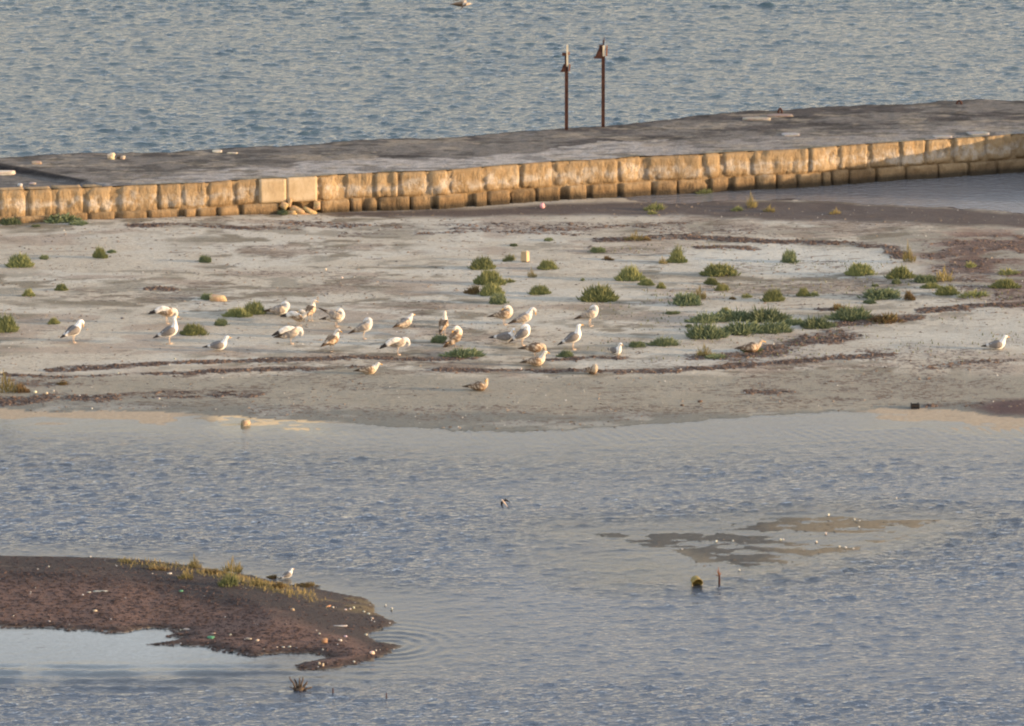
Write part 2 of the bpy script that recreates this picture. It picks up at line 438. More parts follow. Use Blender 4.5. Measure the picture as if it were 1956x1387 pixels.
def axis(lo, hi, step, far_lo, far_hi, grow=1.35):
    a = list(np.arange(lo, hi + 1e-6, step)); s = step
    while a[-1] < far_hi: s *= grow; a.append(a[-1] + s)
    s = step; b = [lo]
    while b[-1] > far_lo: s *= grow; b.append(b[-1] - s)
    return np.array(b[:0:-1] + a)

gx = axis(-13.5, 13.5, 0.06, -5000, 5000); gy = axis(138, 203, 0.10, -3000, 7000)
X, Y = np.meshgrid(gx, gy)
Z, dI, dS, dB, dFa = relief(X, Y)
U, V = proj(X, Y, np.maximum(Z, 0)); VMAP = V.copy()

# colours of the ground as laid down on it
def C(*a): return np.array(a, float)
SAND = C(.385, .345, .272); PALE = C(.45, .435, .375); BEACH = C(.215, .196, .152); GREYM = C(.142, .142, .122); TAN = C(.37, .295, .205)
MUD = C(.068, .052, .046); SPITC = C(.140, .086, .066); SPITD = C(.050, .041, .037); BED = C(.04, .05, .05)
def lerp(a, b, t): return a * (1 - t[..., None]) + b * t[..., None]
n1 = fbm(X * 0.5, Y, 1.6, 101, 5); n2 = fbm(X * 0.6, Y, 0.5, 111, 4); n3 = fbm(X, Y, 4.0, 121, 3)
col = np.broadcast_to(SAND, X.shape + (3,)).copy()
col = lerp(col, PALE, 0.45 * sm((n1 - 0.47) / 0.16))
n5 = fbm(X * 0.45, Y, 0.42, 141, 3); n6 = fbm(X * 0.5, Y, 0.9, 151, 4)
col = lerp(col, BEACH, 0.80 * sm((0.47 - n2) / 0.10) * sm((n3 - 0.30) / 0.2))
col = lerp(col, BEACH * C(.72, .68, .62), 0.85 * sm((n5 - 0.60) / 0.07) * sm((n3 - 0.25) / 0.25))
col = lerp(col, C(.27, .215, .165), 0.6 * sm((n6 - 0.56) / 0.09))
def inside_soft(poly, soft=0.5, nz=0.35, seed=5):
    return sm((sdist(poly, X, Y) + wob(X, Y, nz, 0.9, seed)) / soft * 0.5 + 0.5)
col = lerp(col, PALE, 0.9 * inside_soft(P([(1290, 478), (1480, 468), (1640, 480), (1710, 494), (1705, 515), (1560, 520), (1330, 515)], .1), 0.6))
col = lerp(col, PALE, 0.7 * inside_soft(P([(1030, 689), (1330, 682), (1500, 668), (1560, 660), (1480, 690), (1300, 702), (1050, 700)], .1), 0.4))
col = lerp(col, PALE, 0.6 * inside_soft(P([(95, 706), (260, 702), (300, 706), (110, 713)], .1), 0.3))
col = lerp(col, PALE * 0.93, 0.6 * inside_soft(P([(1640, 640), (1956, 590), (2300, 580), (2300, 660), (1956, 665), (1640, 680)], .1), 1.2))
# the lower, wetter beach: browner, then slate grey at the water's edge
vlow = V + (n1 - 0.5) * 40
edge = np.interp(U, [0, 500, 1000, 1400, 1956], [712, 705, 712, 705, 700])
col = lerp(col, BEACH * 1.12, 0.9 * sm((vlow - edge) / 18))
edge2 = np.interp(U, [0, 300, 700, 1000, 1400, 1956], [758, 760, 768, 778, 778, 762])
col = lerp(col, GREYM * 1.05, 0.85 * sm((vlow - edge2) / 14))
col = lerp(col, PALE * 0.75, 0.5 * sm((n2 - 0.55) / 0.1) * sm((V - edge2) / 20))
wet = np.clip(dI, -9, 9)
# sandy bottom in the shallows, partly painting in tan reflections, dark beyond
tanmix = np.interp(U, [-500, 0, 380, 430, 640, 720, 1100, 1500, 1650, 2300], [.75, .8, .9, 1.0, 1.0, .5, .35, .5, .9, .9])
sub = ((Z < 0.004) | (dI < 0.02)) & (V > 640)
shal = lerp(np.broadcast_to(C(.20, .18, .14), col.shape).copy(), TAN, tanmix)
refl_gold = sm((U - 370) / 60) * sm((700 - U) / 120) * sm((wob(X, Y, 0.5, 0.8, 77) + 1.5 + np.minimum(wet, 0)) / 0.7)  # golden reflection in calm water, painted into the bed colour
shal = lerp(shal, C(.66, .49, .28), refl_gold)
shal = lerp(shal, GREYM, sm((Z + 0.016) / 0.010) * (1 - .8 * refl_gold) * (1 - sm((430 - U) / 120) - sm((U - 1600) / 90)))
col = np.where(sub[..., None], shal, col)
# mud round the pond and below the mole
mudp = inside_soft(P([(620, 405), (800, 399), (1000, 390), (1250, 378), (1400, 378), (1600, 383), (1800, 392), (2300, 430), (2300, 470), (1956, 438), (1800, 432), (1650, 426), (1500, 420), (1300, 412), (1000, 411), (800, 412), (640, 412)], .06), 0.35, 0.3, 9)
col = lerp(col, MUD, 0.93 * mudp)
redp = inside_soft(P([(1730, 455), (1850, 437), (2300, 440), (2300, 600), (1956, 585), (1880, 560), (1800, 520), (1750, 490)], .12), 1.0, 0.9, 15)
col = lerp(col, C(.150, .084, .062), 0.9 * redp * sm((n2 - 0.30) / 0.2))
redl = inside_soft(P([(1862, 778), (1900, 766), (2000, 760), (2400, 755), (2400, 800), (1956, 793), (1900, 790)], .03), 0.3, 0.2, 19)
col = lerp(col, C(.075, .045, .042), 0.95 * redl)
pondbed = (Z < 0.002) & (V < 640)
col = np.where(pondbed[..., None], MUD * 0.8, col)
# spit
sp = sm(dS / 0.12 + 0.5)
n4 = fbm(X * 0.5, Y, 1.1, 131, 4)
cs = lerp(np.broadcast_to(SPITC, col.shape).copy(), SPITD, sm((np.interp(U, [0, 300, 450, 600, 760], [1118, 1140, 1185, 1215, 1290]) - V) / 40 + (n4 - 0.5) * 1.2))  # darker below the crest: painted-in shade together with wet weed
cs = lerp(cs, SPITD * 0.8, 0.8 * sm((0.35 - dS) / 0.25))
cs = lerp(cs, SPITD * 1.1, 0.7 * sm((U - 560) / 100) * sm((n4 - 0.42) / 0.1))
crest = sm((0.9 - seg_dist(SPF + np.array([0, -0.9]), X, Y, False)) / 0.7) * sm((U - 180) / 80)
cs = lerp(cs, C(.20, .15, .07), 0.6 * crest * sm((n2 - 0.4) / 0.2))
col = lerp(col, cs, sp)
# drowned bank
bk = sm((dB + 0.5) / 0.8)
cb = lerp(np.broadcast_to(C(.085, .082, .072), col.shape).copy(), C(.185, .150, .100), sm((U - 1430 + (n1 - .5) * 300) / 120))
col = lerp(col, cb, bk)
col = lerp(col, C(.20, .17, .12), sm((dFa + 0.5) / 0.8))
deep = (Z < -0.30)
col = np.where(deep[..., None], BED, col)
pool_sheen = sm((560 - U) / 120) * sm((V - 1196) / 8) * sm((1285 - V) / 25) * (Z < 0.0)  # pale pool floor paints in the bright sky reflection
col = lerp(col, C(.62, .60, .54), pool_sheen)

# seaweed wrack lines: mask = 1 on the line
wrack = np.zeros_like(X)
def line(pts, wpx, strength=1.0, z=0.1):
    """a strand line: wpx is its width in metres across"""
    global wrack
    d = seg_dist(P(pts, z), X, Y + (n2 - .5) * 0.5, False)
    wrack = np.maximum(wrack, strength * sm((wpx * (0.6 + 0.9 * n3) - d) / (wpx * 0.7) * 0.5 + 0.5))
def area(pts, strength=0.6, z=0.1, soft=0.8):
    global wrack
    wrack = np.maximum(wrack, strength * sm((sdist(P(pts, z), X, Y) + wob(X, Y, 0.3, 0.8, 3)) / soft + 0.5))
line([(100, 705), (160, 700), (250, 695), (330, 691), (430, 689), (520, 686), (600, 685), (690, 682), (760, 685), (830, 685), (900, 684)], 0.16, .95)
line([(130, 704), (200, 699), (300, 694)], 0.26, .9)
line([(-400, 706), (0, 711), (60, 715), (120, 718), (200, 716), (300, 712), (380, 708), (500, 703), (620, 703), (690, 701)], 0.15, .8)
line([(850, 705), (950, 708), (1100, 708), (1200, 710), (1290, 706), (1400, 697), (1500, 690), (1600, 683), (1700, 676)], 0.20, .95)
line([(1050, 687), (1110, 684), (1180, 683)], 0.2, .8)
line([(1340, 682), (1440, 678), (1500, 663), (1550, 650), (1600, 636)], 0.50, .95)
line([(1500, 664), (1600, 640)], 0.65, .85)
line([(1600, 618), (1680, 611), (1740, 605)], 0.34, .95)
line([(1570, 590), (1610, 588), (1650, 600)], 0.2, .8)
line([(1772, 593), (1850, 587), (1956, 583), (2300, 578)], 0.24, .95)
line([(262, 434), (330, 433), (400, 434), (480, 438), (560, 438)], 0.24, .8)
line([(560, 425), (800, 432), (1000, 436), (1150, 434), (1300, 424)], 0.35, .6)
line([(640, 448), (800, 444), (950, 440), (1080, 446), (1200, 452)], 0.25, .6)
line([(1150, 457), (1230, 454), (1300, 450), (1400, 457), (1500, 461), (1620, 466), (1700, 476), (1725, 492)], 0.28, .95)
line([(1340, 472), (1390, 470), (1435, 474)], 0.24, .9)
line([(290, 551), (312, 550), (330, 552)], 0.15, .9)
line([(1560, 634), (1660, 640)], 0.1, .5)
line([(1780, 700), (1850, 690), (1956, 684)], 0.3, .6)
line([(1450, 693), (1560, 686), (1640, 674), (1760, 668)], 0.28, .7)
line([(1440, 742), (1510, 745)], 0.25, .7)
line([(1780, 775), (1860, 772)], 0.3, .8, .03)
line([(-100, 758), (60, 757), (180, 757), (300, 752), (480, 752)], 0.30, .72, .05)
line([(0, 770), (60, 760), (100, 757)], 0.5, .7, .05)
area([(-200, 715), (120, 716), (380, 708), (360, 722), (150, 735), (-200, 745)], .52)
area([(640, 420), (1300, 418), (1700, 440), (1500, 452), (1100, 448), (700, 440)], .50)
area([(1560, 655), (1700, 655), (1956, 668), (1956, 760), (1500, 765), (1400, 720)], .44)
area([(1720, 455), (1956, 440), (2300, 440), (2300, 600), (1960, 590), (1860, 570), (1780, 545), (1740, 500)], .55)
area([(0, 765), (1000, 775), (1400, 775), (1300, 800), (1000, 815), (500, 797), (0, 780)], .42, .02)
wrack = np.clip(wrack, 0, 1) * (0.66 + 0.40 * sm((n2 - .36) / .14)) * sm((Z - 0.004) / 0.02) * (1 - sp)
speck = (sm(dI / 0.5) * (0.40 + 0.8 * sm((n3 - .42) / .2) * sm((n6 - .40) / .15)) + 0.5 * sp)
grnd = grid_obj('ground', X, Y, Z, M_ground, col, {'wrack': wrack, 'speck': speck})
tag(grnd, kind='structure', label='flat sand and mud islet, dark spit and the lagoon bed')

def zat(x, y):
    z = relief(np.array([[float(x)]]), np.array([[float(y)]]))[0][0, 0]
    return max(float(z), 0.0)
def spot(u, v, fixed=None):
    """where on the land the picture point lies"""
    z = 0.1 if fixed is None else fixed
    for _ in range(6 if fixed is None else 1):
        x, y = ground(u, v, z); x = float(x); y = float(y)
        if fixed is None: z = zat(x, y)
    return (x, y, z)

# ------------------------------------------------------------------ water: one sheet, real ripples
def wave_tile(L, N, lmin, lmax, lpeak, spread_deg, wind_deg, seed, rms_slope):
    rs = np.random.RandomState(seed)
    k = np.fft.fftfreq(N, L / N) * 2 * np.pi
    KX, KY = np.meshgrid(k, k); K = np.hypot(KX, KY) + 1e-9
    lam = 2 * np.pi / K
    A = np.exp(-((np.log(lam / lpeak)) ** 2) / 0.95) * (lam < lmax) * (lam > lmin) / K ** 1.2
    ang = np.arctan2(KY, KX) - R(wind_deg)
    A = A * (np.abs(np.cos(ang)) ** (110 / spread_deg))
    ph = np.exp(2j * np.pi * rs.rand(N, N))
    h = np.fft.ifft2(A * ph * rs.rayleigh(size=(N, N))).real
    gy_, gx_ = np.gradient(h, L / N)
    h *= rms_slope / np.sqrt((gx_ ** 2 + gy_ ** 2).mean())
    s = h.std(); h = h + 0.22 * (h * h - s * s) / s      # slightly peaked crests
    return h
def samp(T, L, x, y):
    N = T.shape[0]; a = (x / L * N) % N; b = (y / L * N) % N
    i = np.floor(b).astype(int) % N; j = np.floor(a).astype(int) % N; fb = b - np.floor(b); fa = a - np.floor(a)
    i1 = (i + 1) % N; j1 = (j + 1) % N
    return (T[i, j] * (1 - fa) + T[i, j1] * fa) * (1 - fb) + (T[i1, j] * (1 - fa) + T[i1, j1] * fa) * fb

wx = axis(-14, 14, 0.055, -5000, 5000); wy = axis(138, 218, 0.052, -3000, 7000)
WX, WY = np.meshgrid(wx, wy)
T_sea = wave_tile(27, 768, .14, 2.4, .42, 60, 84, 3, 0.138)
T_lag = wave_tile(19, 640, .12, .9, .26, 60, 96, 5, 0.112)
T_lag2 = wave_tile(23, 512, .3, 2.0, .7, 60, 110, 8, 0.035)
ywl = np.interp(WX, WALL[:, 0], WALL[:, 1])
seaside = WY > ywl + 1.0
bz, bI, bS, bB, bFa = relief(WX, WY)
WU, WV = proj(WX, WY, 0 * WX)
depth = np.maximum(-bz, 0)
patch = fbm(WX * 0.35, WY, 7.0, 201, 3)
amp = 0.72 + 0.62 * sm((patch - 0.36) / 0.28)
cx_, cy_ = [float(a) for a in ground(1020, 1080, 0)]
amp *= 1 - 0.5 * np.exp(-((WX - cx_ - 0.12 * (WY - cy_)) / 1.9) ** 2 - ((WY - cy_) / 7.0) ** 2)
ds = np.minimum(np.maximum(-bI, 0), 9)                                # distance off the beach
amp *= 0.12 + 0.88 * sm((ds - 0.6) / 4.5)
amp *= 0.25 + 0.75 * sm(np.minimum(np.maximum(-bS, 0), 6) / 2.2)
amp *= 0.15 + 0.85 * sm(-(bB - 0.4) / 1.6)
amp *= 0.35 + 0.65 * sm(-(bFa - 0.4) / 1.4)
calm = sm((520 - WU + (WV - 1240) * 1.2) / 260) * sm((WV - 1185) / 10) * sm((1345 - WV) / 90)  # sheltered pool below the spit
amp *= 1 - 0.93 * calm
hl = samp(T_lag, 19, WX, WY) * amp + samp(T_lag2, 23, WX, WY) * amp
# ripple trains bending round the end of the spit
tx, ty = [float(a) for a in ground(735, 1232)]
rr = np.hypot((WX - tx), (WY - ty) * 1.0)
tr = np.sin(2 * np.pi * (rr + 0.12 * (fbm(WX, WY, 1.0, 211, 2) - .5)) / 0.30) * 0.0075 * sm((2.4 - rr) / 1.6) * sm((WX - tx + 0.9) / 0.5)
tr = tr * (0.5 + fbm(WX, WY, 0.6, 215, 2))
# long low swells in the pool, close and parallel
ly = WY + 0.18 * (WX - 0) * 0.10 + 0.25 * (fbm(WX, WY, 2.5, 221, 2) - .5)
band = sm((WV - 1262) / 22) * sm((1350 - WV) / 40) * sm((760 - WU) / 180)
tr2 = np.sin(2 * np.pi * ly / 0.55) * 0.0170 * band * (0.35 + 1.3 * sm((fbm(WX, WY * .3, 0.5, 231, 3) - .32) / .3))
# little ripples running onto the beach
bnd = sm((WV - 812) / 14) * sm((865 - WV) / 25)
tr3 = np.sin(2 * np.pi * (WX * 0.86 + WY * 0.32 + 0.3 * (fbm(WX, WY, 1.2, 241, 2) - .5)) / 0.21) * 0.0038 * bnd * sm((fbm(WX, WY, 2.0, 251, 2) - .3) / .3)
hl = hl + tr + tr2 + tr3
samp_amp = np.interp(WV, [0, 120, 260], [.85, 1.0, 1.2]) * (0.75 + 0.5 * sm((fbm(WX * 0.4, WY, 8.0, 261, 3) - .38) / .25))
hsx = samp(T_sea, 27, WX, WY) * samp_amp + samp(T_lag, 19, WX + 3, WY + 5) * 0.5
pondside = (~seaside) & (WV < 640)
hl = np.where(pondside, samp(T_lag, 19, WX, WY) * 0.30, hl)
hw = np.where(seaside, hsx, hl)
far = (np.abs(WX) > 14.2) | (WY < 137.8) | (WY > 218.2)
hw = np.where(far, 0, hw)
murk = 1 - np.exp(-depth / np.where(seaside, 0.3, 0.15))
murk = murk * (1 - 0.8 * calm); murk = np.where(seaside, 1.0, murk); murk = np.where(pondside, 0.75, murk)
chop = np.clip(np.where(seaside, 0.9, amp * 0.9 + 0.05), 0.03, 1.2); chop = np.where(pondside, 0.45, chop)
wcol = np.where(pondside[..., None], C(.24, .235, .235), np.where(seaside[..., None], C(.050, .082, .095), C(.062, .084, .116)))  # pale pond colour paints in reflected sky
water = grid_obj('water', WX, WY, hw, M_water, wcol, {'murk': murk, 'chop': chop})
tag(water, kind='structure', label='open choppy sea and the rippled lagoon')

# ------------------------------------------------------------------ the stone mole
mole = empty('breakwater', (0, float(WALL[12, 1]), 0))
tag(mole, 'long low breakwater of pale eroded limestone blocks with a dark crusted top', 'breakwater')
OFF = np.array(mole.location)

def block(name, x0, x1, z0, z1, mat, proud=0.0, rnd=1.0, depth=0.42, seed=0, yaw=0.0, rough=1.0):
    """x0, x1: positions along the mole (2D points); a weathered block with rounded worn edges"""
    rs = np.random.RandomState(seed)
    x0 = np.array(x0); x1 = np.array(x1); t = x1 - x0; L = np.hypot(*t); t = t / L
    nrm = np.array([t[1], -t[0]])                         # towards the viewer's side
    nx = max(5, int(L / 0.055)); nz = max(4, int((z1 - z0) / 0.06))
    sx = np.linspace(0, 1, nx + 1); sz = np.linspace(0, 1, nz + 1)
    SX, SZ = np.meshgrid(sx, sz)
    wx_ = SX * L; wz_ = SZ * (z1 - z0)
    ex = np.minimum(wx_, L - wx_); ez_b = wz_; ez_t = (z1 - z0) - wz_
    r = 0.062 * rnd
    rec = (r * np.clip(1 - ex / (r * 1.3 + 1e-6), 0, 1) ** 2 + 0.6 * r * np.clip(1 - ez_t / (r + 1e-6), 0, 1) ** 2 + 0.5 * r * np.clip(1 - ez_b / (r + 1e-6), 0, 1) ** 2) if rnd > 0 else 0 * ex
    nzv = fbm(wx_ + seed * 3.1, wz_ * 0.7 + seed, 0.16, seed % 97 + 1, 3) - 0.5
    gou = sm((fbm(wx_ * 2.2 + seed * 1.7, wz_ * 0.8 + seed, 0.22, seed % 89 + 7, 2) - 0.60) / 0.15)
    rec = rec + (nzv * 0.085 + gou * 0.06) * max(rnd, .75 if rnd > 0 else 0) * rough
    if rnd <= 0: rec = rec + nzv * 0.006
    for cxn, czn, rr_ in [(rs.choice([0, 1]), rs.choice([0, 1]), rs.uniform(.05, .15)) for _ in range(rs.randint(0, 3))]:
        if rnd > 0: rec = rec + 0.07 * sm(1 - np.hypot(wx_ - cxn * L, wz_ - czn * (z1 - z0)) / rr_)
    rec = rec - yaw * (SX - .5) * 2
    shrink = 0.011 * rnd * (np.abs(SZ * 2 - 1) ** 3)
    off = (SX - 0.5) * -2 * shrink
    topw = (fbm(wx_ + seed, wz_ * 0 + seed, 0.25, 55, 2) - .7) * 0.03 * rnd * SZ
    V3 = []; 
    bx = x0[0] + t[0] * (wx_ + off) + nrm[0] * (proud - rec); by = x0[1] + t[1] * (wx_ + off) + nrm[1] * (proud - rec); bzz = z0 + wz_ + topw
    pts = np.stack([bx, by, bzz], -1)
    m = nx + 1; k = nz + 1
    verts = [tuple(p) for p in pts.reshape(-1, 3)]
    faces = []
    for j in range(nz):
        for i in range(nx):
            a = j * m + i; faces.append((a, a + 1, a + 1 + m, a + m))
    ring = [i for i in range(m)] + [j * m + m - 1 for j in range(1, k)] + [(k - 1) * m + i for i in range(m - 2, -1, -1)] + [j * m for j in range(k - 2, 0, -1)]
    base = len(verts)
    for q in ring:
        p = np.array(verts[q]); verts.append((p[0] - nrm[0] * depth, p[1] - nrm[1] * depth, p[2]))
    nr = len(ring)
    for i in range(nr):
        j = (i + 1) % nr; faces.append((ring[j], ring[i], base + i, base + j))
    verts = [(a - OFF[0], b - OFF[1], c_ - OFF[2]) for a, b, c_ in verts]
    o = mesh(name, verts, faces, mat, parent=mole, smooth=True)
    return o

upper = [(-380, -322), (-318, -255), (-251, -200), (-196, -130), (-126, -64), (-60, -5), (-1, 49), (53, 100), (105, 159), (164, 218), (227, 301), (303, 346), (348, 395), (397, 445), (449, 493),
         (495, 546.5), (547.5, 606), (611, 650), (658, 713), (716, 760), (764, 816), (819, 855), (861, 922), (926, 993), (997, 1055), (1058, 1180), (1183, 1226),
         (1233, 1341), (1344, 1376), (1380, 1433), (1437, 1545), (1549, 1602), (1604, 1658), (1663, 1720), (1723, 1768), (1771, 1820), (1824, 1881), (1885, 1934), (1938, 1985), (1988, 2036)]
ZL = 0.335
for i, (a, b) in enumerate(upper):
    clean = a in (495, 547.5)
    rs = random.Random(i + 40)
    block('stone_block', wall_at(a + 0.5), wall_at(b - 0.5), ZL + (0.0 if not clean else 0.015) - (0.10 if b < 310 else 0), ZT - 0.014 + rs.uniform(-.012, .004), M_clean if clean else M_stone,
          proud=rs.uniform(-0.02, 0.02) + (0.015 if clean else 0), yaw=0 if clean else rs.uniform(-.022, .022), rnd=0.0 if clean else rs.choice([.4, .5, .6, .75, 1.0]), seed=i * 7 + 3)
lower = [(-380, -300), (-296, -200), (-196, -120), (-116, -40), (-36, 30), (33, 96), (100, 166), (170, 218), (226, 279), (283, 342), (352, 374), (378, 413), (417, 459), (462, 531), (613, 665), (670, 691), (695, 720), (724, 781), (785, 829), (834, 887),
         (906, 929), (932, 972), (976, 1022), (1026, 1068), (1084, 1119), (1130, 1181), (1186, 1243), (1246, 1292), (1295, 1351), (1358, 1392), (1401, 1442), (1446, 1481),
         (1485, 1523), (1526, 1570), (1573, 1588), (1591, 1620), (1623, 1672), (1677, 1730), (1734, 1790), (1794, 1850), (1854, 1905), (1909, 1960), (1964, 2036)]
for i, (a, b) in enumerate(lower):
    rs = random.Random(i + 400)
    block('footing_stone', wall_at(a), wall_at(b), -0.12, ZL - 0.012 + rs.uniform(-.02, .008), M_stone,
          proud=rs.uniform(0.02, 0.07), yaw=rs.uniform(-.04, .04), rnd=rs.uniform(0.3, 0.5), seed=i * 11 + 301, rough=0.7)
# rough packing behind the blocks, seen through open joints and the breach
core = []
uu = np.arange(-400, 2041, 6.0)
cxy = np.array([wall_at(q) for q in uu])
tn = np.gradient(cxy, axis=0); tn /= np.hypot(tn[:, 0], tn[:, 1])[:, None]; nn = np.stack([tn[:, 1], -tn[:, 0]], 1)
zz = np.linspace(-0.15, ZT - 0.03, 12)
CX = np.zeros((len(zz), len(uu))); CY = CX.copy(); CZ = CX.copy()
for j, z in enumerate(zz):
    breach = sm((uu - 530) / 12) * sm((616 - uu) / 12) * (z < ZL)
    dpt = 0.03 + 0.12 * breach + 0.05 * np.random.RandomState(j).rand(len(uu))
    CX[j] = cxy[:, 0] - nn[:, 0] * dpt - OFF[0]; CY[j] = cxy[:, 1] - nn[:, 1] * dpt - OFF[1]; CZ[j] = z
grid_obj('packing', CX, CY, CZ, M_stone, parent=mole)
def rock_mesh(rs, sx, sy, sz, sub=2, rough=0.22):
    import bmesh
    bm = bmesh.new(); bmesh.ops.create_icosphere(bm, subdivisions=sub, radius=1)
    ph = [rs.uniform(0, 6) for _ in range(6)]
    for v in bm.verts:
        p = v.co
        k = 1 + rough * (math.sin(2.3 * p.x + ph[0]) * math.cos(2.9 * p.y + ph[1]) + 0.6 * math.sin(4.7 * p.z + ph[2] + 3 * p.x) + .4 * math.sin(7 * p.y + ph[3]))
        q = [max(-.72, min(.72, c)) for c in p]
        v.co = (q[0] * k * sx, q[1] * k * sy, q[2] * k * sz)
    V = [v.co[:] for v in bm.verts]; Fc = [[v.index for v in f.verts] for f in bm.faces]; bm.free()
    return V, Fc
def rock(name, loc, size, colr, label=None, cat=None, parent=None, rz=0, seed=1, group=None, rough=0.2, tilt=0, sub=2, sink=0.75):
    rs = random.Random(seed)
    V, Fc = rock_mesh(rs, size[0] / 1.44, size[1] / 1.44, size[2] / 1.44, sub, rough)
    V = [(a, b, c_ + size[2] / 2 * sink) for a, b, c_ in V]
    o = mesh(name, V, Fc, M_vc, colors=[[k * rs.uniform(.85, 1.1) for k in colr] for _ in V], parent=parent, smooth=True)
    l = np.array(loc, float)
    if parent: l = l - OFF
    o.location = l; o.rotation_euler = (0, tilt, rz)
    if label: tag(o, label, cat, group)
    return o
# the breach under the two clean blocks
for k, (u, z, s, tl) in enumerate([(538, .22, (.16, .14, .16), .5), (549, .25, (.09, .1, .22), .3), (566, .12, (.34, .2, .12), .35), (588, .10, (.30, .2, .10), .5), (603, .17, (.16, .16, .2), .1), (575, .02, (.5, .2, .10), .05), (556, .05, (.22, .2, .14), -.2)]):
    p = wall_at(u); p = p + np.array([.02, -0.02])
    rock('rubble_stone', (p[0], p[1], z), s, (.42, .29, .15), parent=mole, seed=k + 70, tilt=tl, rough=.12)

# the top of the mole
FE = [(-420, 322), (-300, 316), (-150, 309), (0, 303), (100, 298), (160, 294), (200, 293), (320, 291), (420, 286), (560, 279), (650, 272), (800, 266), (900, 263), (1000, 253), (1080, 247), (1150, 241),
      (1250, 232), (1350, 222), (1450, 212), (1600, 206), (1750, 199), (1850, 191), (1900, 190), (1956, 192), (2040, 186)]
fe = np.array(FE, float)
us = np.arange(-400, 2036, 3.2)
back = np.stack(ground(us, np.interp(us, fe[:, 0], fe[:, 1]), 0.84), 1)
back[:, 1] += (fbm(back[:, 0], back[:, 0] * 0, 0.9, 331, 5) - 0.5) * 0.55
front = np.array([wall_at(q) for q in us]); front = front - np.stack([np.interp(us, uu, nn[:, 0]), np.interp(us, uu, nn[:, 1])], 1) * 0.055
ts = np.concatenate([np.linspace(0, 1, 66), [1.01, 1.03, 1.06]])
DX = front[:, 0][None] * (1 - ts[:, None]) + back[:, 0][None] * ts[:, None]
DY = front[:, 1][None] * (1 - ts[:, None]) + back[:, 1][None] * ts[:, None]
zb = ZT - 0.05 * ts[:, None] + (fbm(DX, DY, 0.7, 341, 5) - .5) * (0.018 + 0.025 * ts[:, None]) + (fbm(DX, DY, 0.18, 345, 3) - .5) * 0.018
zb = zb - 0.004 * (ts[:, None] < 0.02)
zb = zb + 0.03 * sm((ts[:, None] - 0.93) / 0.05) * (ts[:, None] <= 1) * (fbm(DX, DY, .3, 347, 2) - .3)
DU, DV = proj(DX, DY, zb)
# the slab steps down beyond a slanting edge at its near end
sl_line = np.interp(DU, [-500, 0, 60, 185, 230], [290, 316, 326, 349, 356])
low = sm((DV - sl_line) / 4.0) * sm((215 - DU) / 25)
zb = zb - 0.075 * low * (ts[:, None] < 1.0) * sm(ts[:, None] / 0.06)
zb = np.where(ts[:, None] > 1.0, np.interp(ts, [0, 1, 1.01, 1.03, 1.06], [.9, .8, .5, .1, -.6])[:, None] + 0 * zb, zb)
dn = fbm(DX * 0.55, DY, 1.2, 351, 5); dn2 = fbm(DX * 0.6, DY, 0.4, 361, 4)
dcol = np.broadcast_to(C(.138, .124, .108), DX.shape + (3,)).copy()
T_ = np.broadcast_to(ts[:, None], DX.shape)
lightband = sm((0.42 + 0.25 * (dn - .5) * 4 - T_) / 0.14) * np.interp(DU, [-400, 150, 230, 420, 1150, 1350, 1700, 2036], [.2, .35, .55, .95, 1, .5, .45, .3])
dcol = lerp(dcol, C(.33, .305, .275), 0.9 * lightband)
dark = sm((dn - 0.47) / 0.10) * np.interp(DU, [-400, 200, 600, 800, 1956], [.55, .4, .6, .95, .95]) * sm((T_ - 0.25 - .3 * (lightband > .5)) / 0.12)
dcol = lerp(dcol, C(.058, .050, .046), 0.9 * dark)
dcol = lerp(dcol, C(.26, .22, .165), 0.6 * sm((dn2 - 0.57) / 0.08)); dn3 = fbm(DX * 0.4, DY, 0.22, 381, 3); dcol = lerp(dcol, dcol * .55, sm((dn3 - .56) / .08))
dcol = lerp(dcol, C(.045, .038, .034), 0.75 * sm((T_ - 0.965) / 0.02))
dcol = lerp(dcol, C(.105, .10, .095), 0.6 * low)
step_shade = sm((2.2 + 3.0 * np.clip((160 - DU) / 160, 0, 1) - np.abs(DV - sl_line)) / 1.5) * sm((172 - DU) / 15)  # shaded face of the step, painted as a dark line
dcol = lerp(dcol, C(.022, .019, .018), 0.92 * step_shade)
dcol = lerp(dcol, C(.13, .13, .075), 0.5 * sm((0.06 - T_) / 0.05) * sm((dn2 - .45) / .1))
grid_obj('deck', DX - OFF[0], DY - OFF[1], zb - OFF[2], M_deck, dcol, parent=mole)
def deck_z(u, v):
    k = np.argmin((DU - u) ** 2 + 4 * (DV - v) ** 2); return float(zb.ravel()[k])
def dspot(u, v):
    z = deck_z(u, v); x, y = ground(u, v, z); return (float(x), float(y), z)

# the mole turns towards the shore beyond the picture's edge: same masonry
c0 = wall_at(2034); hd = np.array([0.10, -1.0]); hd /= np.hypot(*hd)
ret = empty('breakwater', (float(c0[0]), float(c0[1]), 0)); tag(ret, 'return of the limestone breakwater at the corner of the still pond', 'breakwater')
OFF_keep = OFF.copy(); mole_keep = mole
OFF = np.array(ret.location); mole = ret
for i in range(7):
    a = c0 + hd * (0.62 * i); b = c0 + hd * (0.62 * i + 0.60)
    block('stone_block', a, b, 0.30, 1.06, M_stone, seed=900 + i, rnd=1, depth=1.4)
    block('footing_stone', a, b, -0.2, 0.29, M_stone, proud=.04, seed=950 + i, rnd=.6, depth=1.4)
OFF = OFF_keep; mole = mole_keep

